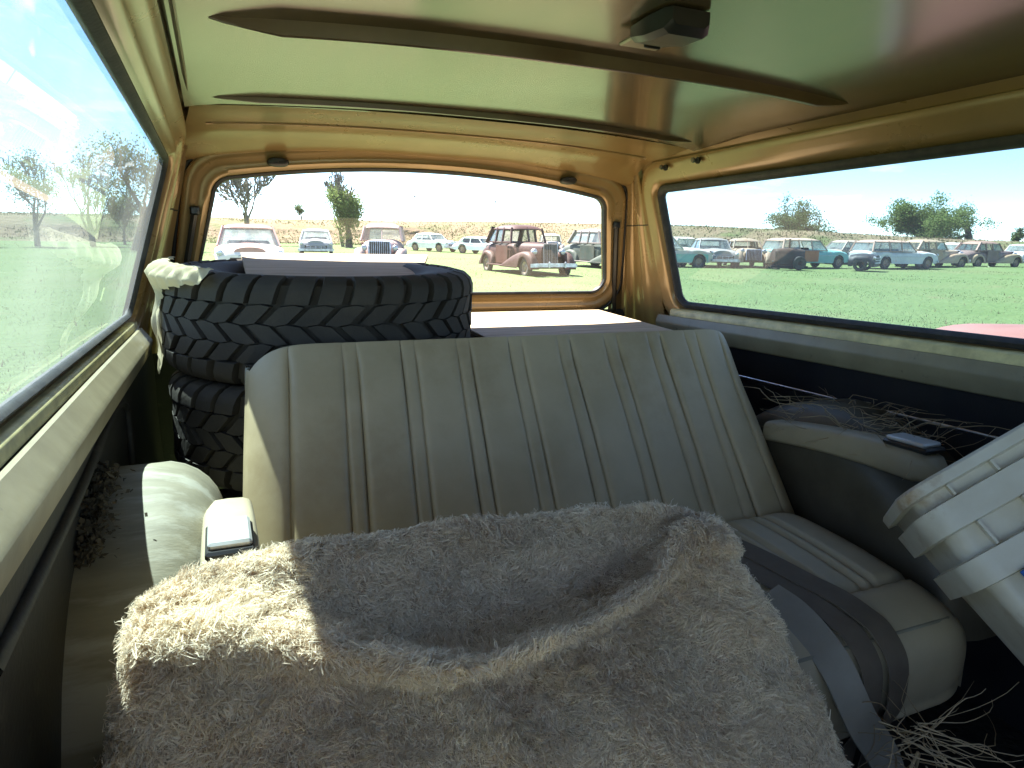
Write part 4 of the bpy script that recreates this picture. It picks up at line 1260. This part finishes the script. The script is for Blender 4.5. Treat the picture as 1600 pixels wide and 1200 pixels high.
def loft_shell(st, n_half=9, exp=3.0, yoff=0., cap=True):
    """st rows: x, half width, z bottom, z top, crown. Rounded closed-over section, open underneath"""
    P_ = []
    for x, w, zb, zt, crown in st:
        sec = []
        hgt = max(zt - zb, .01)
        for i in range(2 * n_half + 1):
            a = math.pi * i / (2 * n_half)
            cx, sx = math.cos(a), math.sin(a)
            yy = w * math.copysign(abs(cx)**(2 / exp), cx)
            zz = zb + (hgt) * abs(sx)**(2 / exp)
            tuck = .05 * max(0, 1 - abs(sx) * 2.2)
            sec.append((x, yoff + yy * (1 - tuck), zz + crown * (1 - (yy / max(w, .01))**2) * (abs(sx) > .6)))
        P_.append(sec)
    mb = MB().grid(np.array(P_), flip=True)
    if cap:
        n = 2 * n_half + 1
        mb.f.append(list(range(n))); mb.f.append([(len(st) - 1) * n + j for j in range(n)][::-1])
    return mb


def arch(x, zb, wheels, R, zc):
    z = zb
    for xw in wheels:
        d = abs(x - xw)
        if d < R: z = max(z, zc + math.sqrt(R * R - d * d))
    return z


WHEEL = {}


def wheel(parent, x, y, r, side, flat=False):
    key = round(r, 3)
    if key not in WHEEL:
        w = .17
        t = mesh_data('tyre', *MB().lathe([(r * .60, -w / 2), (r * .8, -w * .52), (r * .95, -w * .45), (r, -w * .3), (r, w * .3), (r * .95, w * .45), (r * .8, w * .52), (r * .6, w / 2)], 22, axis=1, closed=True).get(), CARTYRE)
        ri = mesh_data('rim', *MB().lathe([(0, w * .30), (r * .18, w * .34), (r * .26, w * .22), (r * .45, w * .20), (r * .57, w * .36), (r * .62, w * .50), (r * .62, -w * .3)], 18, axis=1).get(), RIM)
        WHEEL[key] = (t, ri)
    t, ri = WHEEL[key]
    o = bpy.data.objects.new('wheel', t); COL.objects.link(o); o.parent = parent; o.location = (x, y, r - (.03 if flat else 0)); o.rotation_euler = (0, 0, 0 if side > 0 else math.pi)
    q = bpy.data.objects.new('rim', ri); COL.objects.link(q); q.parent = o
    return o


def greenhouse(t, P, g):
    """roof, pillars and window panes. g: cowl x, windscreen top, rear top, rear base, belt z, roof z, half widths, side pillars"""
    xc, xt, rt, rb_, zb, zr, wb, wr, pil = (g[k] for k in ('xc', 'xt', 'rt', 'rb', 'zb', 'zr', 'wb', 'wr', 'pil'))
    crown = g.get('crown', .06); glz = g.get('glass', CARGLASS); miss = g.get('missing', ())
    # roof shell
    n = 22; m = 13
    xs = np.linspace(rt - .10, xt + .08, n)
    Q = np.zeros((n, m, 3))
    for i, x in enumerate(xs):
        u = (x - (xt + rt) / 2) / ((xt - rt) / 2 + .09)
        ef = math.sqrt(max(0, 1 - abs(u)**g.get('rexp', 5)))
        for j in range(m):
            v = -1 + 2 * j / (m - 1)
            side_f = (1 - abs(v)**3.2)
            Q[i, j] = (x, v * (wr + .045) * (1 - .10 * (1 - ef)), zr - .05 + (.05 + crown * .9) * ef * side_f**.7 - .03 * (1 - ef))
    mb = MB().grid(Q)
    B = Q.copy(); B[:, :, 2] = np.minimum(B[:, :, 2] - .035, zr - .04); mb.grid(B, flip=True)
    edge = np.concatenate([Q[:, 0], Q[-1, 1:], Q[::-1, -1][1:], Q[0, ::-1][1:-1]]); eb = np.concatenate([B[:, 0], B[-1, 1:], B[::-1, -1][1:], B[0, ::-1][1:-1]])
    mb.grid(np.array([edge, eb]), cv=True)
    def bar(a, b, w):
        mb.tube([a, b], w, 5, cap=False)
    pw = g.get('pw', .035)
    for s in (-1, 1):
        bar((xc, s * wb, zb - .02), (xt, s * wr, zr - .02), pw)
        bar((rb_, s * wb * .97, zb - .02), (rt, s * wr, zr - .02), pw * g.get('rearp', 1.6))
        for px in pil: bar((px, s * wb, zb - .02), (px + (xt - xc) * .05, s * wr, zr - .02), pw * 1.15)
        mb.tube([(xc, s * wb, zb), (rb_, s * wb * .98, zb)], pw * .8, 5)
    if g.get('split'): bar((xc + .03, 0, zb), (xt + .02, 0, zr), .022)
    part('roof', mb, g.get('roofmat', P), t, smooth=40)
    # panes
    def pane(q, nm='window', gl=glz):
        q = np.array(q, float); part(nm, (q, [[0, 1, 2, 3]]), gl, t, smooth=False)
    if 'front' not in miss:
        if g.get('split'):
            pane([(xc, -wb + .03, zb + .01), (xc + .03, -.01, zb + .01), (xt + .02, -.01, zr - .03), (xt, -wr + .03, zr - .03)], 'windscreen')
            if 'front2' not in miss: pane([(xc + .03, .01, zb + .01), (xc, wb - .03, zb + .01), (xt, wr - .03, zr - .03), (xt + .02, .01, zr - .03)], 'windscreen')
        else: pane([(xc, -wb + .03, zb + .01), (xc, wb - .03, zb + .01), (xt, wr - .03, zr - .03), (xt, -wr + .03, zr - .03)], 'windscreen')
    if 'rear' not in miss: pane([(rb_, wb - .05, zb + .03), (rb_, -wb + .05, zb + .03), (rt, -wr + .04, zr - .04), (rt, wr - .04, zr - .04)], 'rear_window')
    xsb = [xc] + list(pil) + [rb_]; xst = [xt] + [p + (xt - xc) * .05 for p in pil] + [rt]
    for s in (-1, 1):
        for k in range(len(xsb) - 1):
            if ('s%d' % k) in miss: continue
            pane([(xsb[k] - .03, s * (wb - .005), zb + .01), (xsb[k + 1] + .03, s * (wb - .005), zb + .01), (xst[k + 1] + .03, s * (wr - .005), zr - .03), (xst[k] - .03, s * (wr - .005), zr - .03)], 'side_window')


def car(name, label, loc, heading, style='fifties', col=(.4, .4, .38), rust=.4, L_=4.9, W=1.84, H=1.56, roofcol=None, wagonback=False, missing=(), grille='bars', hood=True, rustc=(.20, .085, .045),
        glassm=None, low=0., group='old cars parked on the meadow', fade=None, doorcol=None, bumper=True, tilt=0., lowercol=None, fendercol=None):
    t = thing(name, label, 'car', (loc[0], loc[1], -.04 - low), group, rz=R3(heading))
    if tilt: t.rotation_euler[0] = R3(tilt)
    P = paint(col, rust, rustc, fade); PR = paint(roofcol or col, rust * .9, rustc, fade); PF = paint(fendercol or col, rust, rustc, fade)
    h = L_ / 2; w = W / 2
    r = .345
    gl = glassm or CARGLASS
    if style == 'fifties':
        xf, xr = h - .82, -h + 1.12
        zbelt = H * .605
        N_ = 74
        st = []
        for x in np.linspace(-h, h, N_):
            u = x / h
            ww = w * (1 - .02 - .16 * max(0, abs(u) - .80)**1.2 * 5 * .6 - .5 * max(0, abs(u) - .955)**1.0)
            xc_ = .62
            if x > xc_: zt = zbelt + .02 - .13 * ((x - xc_) / (h - xc_))**2.2 - (.16 * max(0, (x - h + .18) / .18)**2)
            elif wagonback: zt = zbelt - (.10 * max(0, (-h + .12 - x) / .12)**2)
            elif x < -1.45: zt = zbelt - .02 - .10 * ((-1.45 - x) / (h - 1.45))**1.6 - (.20 * max(0, (-h + .2 - x) / .2)**2)
            else: zt = zbelt
            zb = arch(x, .30 + .06 * max(0, abs(u) - .8) * 5, (xf, xr), .40, r)
            st.append((x, ww, zb, max(zt, zb + .06), .045))
        body = part('body', loft_shell(st, exp=5.2), P, t, smooth=50)
        if lowercol:
            for s in (-1, 1):
                st2 = [(x, s * (w * .985 + .006 - .3 * max(0, abs(x) / h - .9)), arch(x, .34, (xf, xr), .41, r)) for x in np.linspace(-h + .25, h - .35, 46)]
                q = np.array([[(x, y, min(z + .0, .74)) for x, y, z in st2], [(x, y, .74) for x, y, z in st2]])
                part('side_flash', MB().grid(q), paint(lowercol, rust), t)
        # hood ridge and headlamps
        zn = zbelt - .16
        if hood:
            hs_ = [(x, .50 - .06 * ((x - .62) / (h - .62)), zbelt - .05 - .13 * ((x - .62) / (h - .62))**2.2, zbelt + .05 - .10 * ((x - .62) / (h - .62))**2.4, .03) for x in np.linspace(.64, h - .05, 14)]
            part('hood', loft_shell(hs_, exp=2.6), PF if fendercol else P, t, smooth=50)
        for s in (-1, 1):
            part('headlight', MB().lathe([(0, .05), (.06, .045), (.085, .02), (.10, -.02), (.105, -.10)], 14, axis=0, c=(h - .035, s * (w - .20), zn - .02)), LAMP, t)
        mb = MB()
        if grille == 'bars':
            part('grille_recess', MB().box((h - .02, 0, .56), (.06, W * .62, .24), bev=.02), UNDER, t)
            for k, z in enumerate((.47, .555, .64)): mb.box((h + .025, 0, z), (.05, W * (.60 - .03 * k), .035), bev=.01)
            for y in (-.3, 0, .3): mb.box((h + .03, y, .56), (.03, .03, .2), bev=.008)
            part('grille', mb, CCHROME, t)
        elif grille == 'mouth':
            part('grille_recess', MB().box((h - .015, 0, .60), (.05, W * .55, .17), bev=.05), UNDER, t)
            part('grille', MB().tube([(h - .02, -.52, .56), (h + .05, -.3, .55), (h + .07, 0, .545), (h + .05, .3, .55), (h - .02, .52, .56)], .03, 6).tube([(h - .06, -.5, .66), (h - .0, -.25, .735), (h + .0, .25, .735), (h - .06, .5, .66)], .02, 6), CCHROME, t)
        if bumper:
            for sg in (1, -1):
                part('bumper', MB().ribbon(np.array([(sg * (h - .12), -w + .02, .44), (sg * (h + .06), -w + .12, .44), (sg * (h + .10), -.3, .44), (sg * (h + .10), .3, .44), (sg * (h + .06), w - .12, .44), (sg * (h - .12), w - .02, .44)]), .13, (0, 0, 1), .04), CCHROME, t)
        part('side_trim', MB().box((0, w * .985, .70), (L_ * .62, .012, .02)).box((0, -w * .985, .70), (L_ * .62, .012, .02)), CCHROME, t)
        if wagonback: g = dict(xc=.80, xt=.28, rt=-h + .32, rb=-h + .12, pil=(-.28, -1.18))
        else: g = dict(xc=.80, xt=.26, rt=-1.10, rb=-1.62, pil=(-.42,))
        g.update(zb=zbelt, zr=H - .05, wb=w * .90, wr=w * .72, roofmat=PR, missing=missing, glass=gl, crown=.06)
        greenhouse(t, P, g)
    else:               # thirties / forties: narrow hood, separate wings
        xf, xr = h - .62, -h + .98
        zbelt = H * .655
        st = []
        for x in np.linspace(-h + .05, h - .42, 60):
            if x > .42:
                k = (x - .42) / (h - .84)
                ww = w * (.70 - .36 * k**.9); zt = zbelt + .0 - .05 * k; zb = .45
            else:
                k = max(0, (-.9 - x) / (h - .95)); ww = w * (.80 - .02 * k - .30 * max(0, k - .55)**1.5); zt = zbelt - .42 * max(0, k - .25)**1.8; zb = .36 + .1 * k
            if style == 'forties': ww = ww * 1.08 if x < .42 else ww * 1.25
            st.append((x, ww, zb, zt, .05))
        part('body', loft_shell(st, exp=4.2), P, t, smooth=50)
        for s in (-1, 1):
            yo = s * (w - .20)
            sf = []
            for x in np.linspace(-.05, h - .02, 34):
                k = (x - (xf)) / .60
                if x > xf: zt = .36 + .54 * math.sqrt(max(0.0, 1 - min(1, (x - xf) / (h - xf))**2.2))
                else: zt = .36 + .54 * max(0, math.cos(min(1, (xf - x) / (xf + .05)) * math.pi / 2))**.9
                zb = arch(x, .30, (xf,), .385, r)
                ww = .205 * (1 - .25 * max(0, (x - xf) / (h - xf))**3)
                sf.append((x, ww, min(zb, zt - .03), zt + .0, .0))
            part('fender', loft_shell(sf, exp=2.5, yoff=yo), PF, t, smooth=60)
            sr = []
            for x in np.linspace(xr - .62, xr + .62, 26):
                k = (x - xr) / .62
                zt = .34 + .52 * math.sqrt(max(0, 1 - abs(k)**2.3)); zb = arch(x, .30, (xr,), .385, r)
                sr.append((x, .20, min(zb, zt - .03), zt, 0))
            part('fender', loft_shell(sr, exp=2.5, yoff=s * (w - .22)), PF, t, smooth=60)
            part('running_board', MB().box(((xf + xr) / 2 - .2, s * (w - .12), .345), (xf - xr - .9, .24, .05), bev=.015), PR if style == 'forties' else P, t)
            part('headlight', MB().lathe([(0, .05), (.07, .045), (.10, .02), (.112, -.02), (.10, -.12), (.05, -.2), (0, -.23)], 14, axis=0, c=(h - .42, s * (w * .60), .90)), CCHROME, t)
            part('headlight_lens', MB().lathe([(0, .062), (.06, .055), (.095, .03)], 14, axis=0, c=(h - .42, s * (w * .60), .90)), LAMP, t)
            part('door', MB().box((-.28, s * (w * (.80 if style == 'thirties' else .865) + .001), .74), (1.02, .012, .66), bev=.004), paint(doorcol or col, rust + .2, rustc), t)
        # grille shell and bars
        gz0, gz1 = .42, zbelt - .02
        gx = h - .42
        gp_ = []
        for k in range(9):
            f = k / 8; gp_.append((gx + .10 + .06 * (1 - f), .0, gz0 + (gz1 - gz0) * f))
        shell = [(x, w * (.29 if style == 'thirties' else .42) * (1 - .25 * max(0, (z - gz0) / (gz1 - gz0) - .6)**1.5), z) for x, _, z in gp_]
        part('grille_recess', MB().grid(np.array([[(x - .02, -ww, z) for x, ww, z in shell], [(x + .03, 0, z) for x, ww, z in shell], [(x - .02, ww, z) for x, ww, z in shell]])), UNDER, t)
        mb = MB()
        for y in np.linspace(-1, 1, 9 if style == 'thirties' else 11):
            mb.tube([(x + .04 - .05 * abs(y), y * ww * .92, z) for x, ww, z in shell], .013, 4)
        mb.tube([(shell[i][0] - .01, s_ * shell[i][1], shell[i][2]) for s_, rng_ in ((-1, range(9)), (1, range(8, -1, -1))) for i in rng_], .028, 6)
        part('grille', mb, CCHROME if style == 'forties' else paint((.22, .19, .18), .6, rustc), t)
        if bumper:
            part('bumper', MB().ribbon(np.array([(h - .02, -w + .03, .43), (h + .14, -w + .16, .45), (h + .19, -.3, .46), (h + .19, .3, .46), (h + .14, w - .16, .45), (h - .02, w - .03, .43)]), .13, (0, 0, 1), .05).box((h + .22, -.32, .47), (.05, .07, .22), bev=.02).box((h + .22, .32, .47), (.05, .07, .22), bev=.02), CCHROME, t)
        g = dict(xc=.46, xt=.30, rt=-1.32, rb=-1.72, pil=(-.30, -.88), split=True, zb=zbelt, zr=H - .06, wb=w * .77, wr=w * .66, roofmat=PR, missing=missing, glass=gl, crown=.11, pw=.045, rexp=3.2, rearp=2.2)
        if style == 'forties': g.update(xc=.62, xt=.30, wb=w * .84, wr=w * .70)
        greenhouse(t, P, g)
    yw = w - (.14 if style == 'fifties' else .17)
    for x in (xf, xr):
        for s in (-1, 1): wheel(t, x, s * yw, r, s)
    part('chassis', MB().box((0, 0, .38), (L_ * .86, W * .66, .14)), UNDER, t)
    for x in ((-.1, -1.05) if style != 'fifties' else (-.1, -1.0)):
        part('seat', MB().box((x, 0, .62), (.5, W * .66, .3), bev=.05).box((x - .26, 0, .86), (.16, W * .64, .5), bev=.05), DARKIN, t)
    part('dashboard', MB().box((.5, 0, zbelt - .10), (.25, W * .62, .16), bev=.04), DARKIN, t)
    return t


PINK = (.50, .30, .25); WHITE = (.66, .65, .62); RUST = (.24, .105, .07)
# row facing the tail window
car('old_sedan', 'round pink and white sedan seen head-on over the tyres', (1.0, 23.4), -92, 'fifties', (.60, .54, .50), .32, L_=4.7, W=2.0, H=1.62, roofcol=(.36, .20, .165), grille='mouth', rustc=(.42, .22, .17), glassm=CARGLASSD, fendercol=(.38, .20, .165))
car('old_sedan', 'grey sedan with dark open nose and chrome bars, small between tree and pink sedan', (5.55, 42.5), -98, 'fifties', (.20, .20, .215), .35, L_=4.8, W=1.95, H=1.58, roofcol=(.62, .58, .58), glassm=CARGLASSD)
car('old_sedan', 'pale rusted prewar sedan with split open windscreen behind the tyre', (6.05, 27.0), -106, 'forties', (.33, .23, .205), .5, L_=4.6, W=1.85, H=1.76, missing=('front2', 's0', 's1', 's2'), rustc=(.28, .13, .085))
car('old_sedan', 'white sedan parked far behind, between two rusted prewar sedans', (16.6, 55.5), -62, 'fifties', (.68, .66, .61), .25, L_=4.7, W=1.85, H=1.50, rustc=(.45, .30, .2), glassm=CARGLASSD)
car('old_sedan', 'white car mostly hidden behind the rusty red prewar sedan', (18.6, 49.5), -60, 'fifties', (.70, .74, .74), .1, L_=4.6, W=1.8, H=1.30)
car('prewar_sedan', 'rusty red prewar sedan with tall narrow grille and chrome bumper', (10.75, 24.1), -87, 'thirties', (.045, .014, .010), .42, L_=4.9, W=1.90, H=1.80, missing=('front', 's0'), rustc=(.075, .036, .026), fade=(.058, .022, .016), doorcol=(.07, .016, .008), fendercol=(.085, .048, .036), roofcol=(.085, .036, .03))
car('old_coupe', 'dark coupe with pale roof behind the nose of the rusty red sedan', (23.0, 46.5), -112, 'forties', (.16, .14, .13), .5, L_=4.4, W=1.75, H=1.60, missing=('s0', 's1', 'front'), roofcol=(.40, .38, .30), rustc=(.2, .1, .07))
car('old_coupe', 'rusty pink coupe behind the dark green sedan', (26.8, 48.5), -120, 'thirties', (.42, .22, .19), .5, L_=4.4, W=1.75, H=1.62, missing=('s0',), rustc=(.22, .09, .06))
car('prewar_sedan', 'dark green prewar sedan cut by the right edge of the tail window', (16.4, 27.6), -80, 'forties', (.045, .055, .042), .34, L_=5.0, W=1.86, H=1.78, roofcol=(.26, .19, .18), rustc=(.12, .09, .07), glassm=CARGLASSD, fade=(.08, .09, .075), fendercol=(.085, .105, .08))
# long row seen through the right window, noses to the right
car('old_sedan', 'cream over turquoise sedan at the left end of the right window row', (20.0, 28.4), -6, 'fifties', (.46, .40, .33), .28, L_=5.0, H=1.60, lowercol=(.16, .36, .31), rustc=(.50, .32, .24), glassm=CARGLASSD)
car('old_sedan', 'grey sedan with wide chrome grille facing the camera in the right row', (24.1, 29.6), -116, 'fifties', (.26, .235, .22), .42, L_=4.8, H=1.52, rustc=(.32, .22, .17), glassm=CARGLASSD)
car('old_sedan', 'tan wreck with gaping nose facing the camera in the right row', (26.6, 29.9), -118, 'forties', (.29, .215, .15), .6, L_=4.5, H=1.50, rustc=(.30, .17, .10), missing=('front', 's0'), bumper=False)
car('station_wagon', 'turquoise and white wagon with orange rust door in the right row', (29.9, 28.9), 0, 'fifties', (.17, .37, .35), .22, L_=5.0, H=1.60, roofcol=(.42, .29, .22), wagonback=True, rustc=(.50, .30, .2), missing=('s1',), glassm=CARGLASSD)
car('station_wagon', 'white wagon with chrome bumper and red rusted nose in the right row', (36.0, 28.2), -4, 'fifties', (.48, .49, .48), .22, L_=5.1, H=1.60, roofcol=(.40, .26, .20), wagonback=True, rustc=(.45, .24, .17), glassm=CARGLASSD, fendercol=(.33, .15, .10))
car('old_sedan', 'tan sedan with a dark wheel behind the nose of the white wagon', (40.6, 29.4), -5, 'forties', (.34, .245, .165), .45, L_=4.9, H=1.66, rustc=(.38, .22, .14), missing=('s1',))
car('old_sedan', 'brown and tan sedan at the right end of the right window row', (46.2, 29.6), -4, 'forties', (.16, .105, .095), .4, L_=5.0, H=1.64, rustc=(.24, .16, .1), roofcol=(.26, .155, .12), fendercol=(.33, .24, .15), missing=('s1',))
for k, (x, y, c, lab) in enumerate(((38.7, 33.4, (.34, .27, .22), 'tan car body filling the gap between the two wagons'), (28.4, 37.5, (.50, .46, .42), 'pale car roof showing between the cream and the grey sedans'),
                                     (54.4, 37, (.6, .58, .56), 'white car showing between the tan sedan and the brown sedan'), (62, 36.5, (.6, .58, .56), 'white car just showing at the far right end of the row'))):
    car('old_sedan', lab, (x, y), -4 + 5 * k, 'fifties', c, .4, L_=4.7, H=1.56, rustc=(.4, .25, .18), glassm=CARGLASSD)

# orange rusted door skin on the turquoise wagon
OR = paint((.34, .12, .05), .5, (.42, .20, .10))
wg = [o for o in COL.objects if o.name.startswith('station_wagon')][0]
part('rusted_door', MB().box((-.42, -.918, .66), (1.02, .02, .56), bev=.006), OR, wg, label='orange rusted door')


# loose wreck pieces in front of the row
def nose_clip(name, label, loc, heading, col, W=1.7):
    t = thing(name, label, 'car part', (loc[0], loc[1], -.02), rz=R3(heading))
    P = paint(col, .35, (.05, .03, .02))
    part('fender_shell', loft_shell([(x, W / 2 * (1 - .12 * abs(x)), .22 + .25 * (abs(x) < .34), .62 + .22 * math.cos(x * 1.4), .03) for x in np.linspace(-.6, .6, 14)], exp=3.2), P, t, smooth=50)
    part('grille', MB().box((.62, 0, .55), (.05, W * .7, .05)).box((.63, 0, .42), (.05, W * .8, .07)).box((.62, 0, .66), (.05, W * .6, .04)), CCHROME, t)
    for s in (-1, 1):
        part('headlight', MB().lathe([(0, .05), (.07, .03), (.09, -.08)], 12, axis=0, c=(.60, s * W * .38, .66)), LAMP, t)
        part('wheel', MB().lathe([(.18, -.08), (.31, -.08), (.33, -.04), (.33, .04), (.31, .08), (.18, .08), (.17, 0)], 16, axis=1, c=(-.05, s * W * .42, .32), closed=True), CARTYRE, t)
    return t


nose_clip('nose_clip', 'dark front clip with chrome bars lying before the two wagons', (30.6, 25.6), -60, (.022, .024, .028))
eb = thing('engine_wreck', 'rusty brown tractor-like hulk standing left of the turquoise wagon', 'wreck', (26.4, 26.6, 0), rz=R3(-20))
EB = paint((.055, .036, .028), .5, (.10, .05, .03))
part('hood', loft_shell([(x, .36 - .05 * abs(x), .42, 1.0 - .10 * abs(x)**2, .05) for x in np.linspace(-.75, .75, 14)], exp=2.6), EB, eb, smooth=50)
part('block', MB().box((0, 0, .42), (1.2, .5, .42), bev=.06).box((-.62, 0, .72), (.22, .62, .5), bev=.08), EB, eb)
for s_ in (-1, 1):
    part('wheel', MB().lathe([(.10, -.07), (.30, -.09), (.34, -.05), (.34, .05), (.30, .09), (.10, .07)], 18, axis=1, c=(.45, s_ * .42, .33), closed=True), CARTYRE, eb)
part('exhaust_stack', MB().tube([(.1, .1, .9), (.1, .1, 1.5)], .05, 8), EB, eb)
part('frame_rail', MB().box((0, .3, .14), (1.9, .09, .1)).box((0, -.3, .14), (1.9, .09, .1)).box((-.55, 0, .09), (.1, .8, .14)).box((.55, 0, .09), (.1, .8, .14)), UNDER, eb)

# faded red car parked right beside us
car('red_car', 'faded red car parked close alongside, only its deck showing below the right window', (3.6, -.16), 88, 'fifties', (.25, .105, .088), .35, L_=5.2, W=1.95, H=1.72, roofcol=(.27, .09, .07), rustc=(.34, .16, .13), group=None)
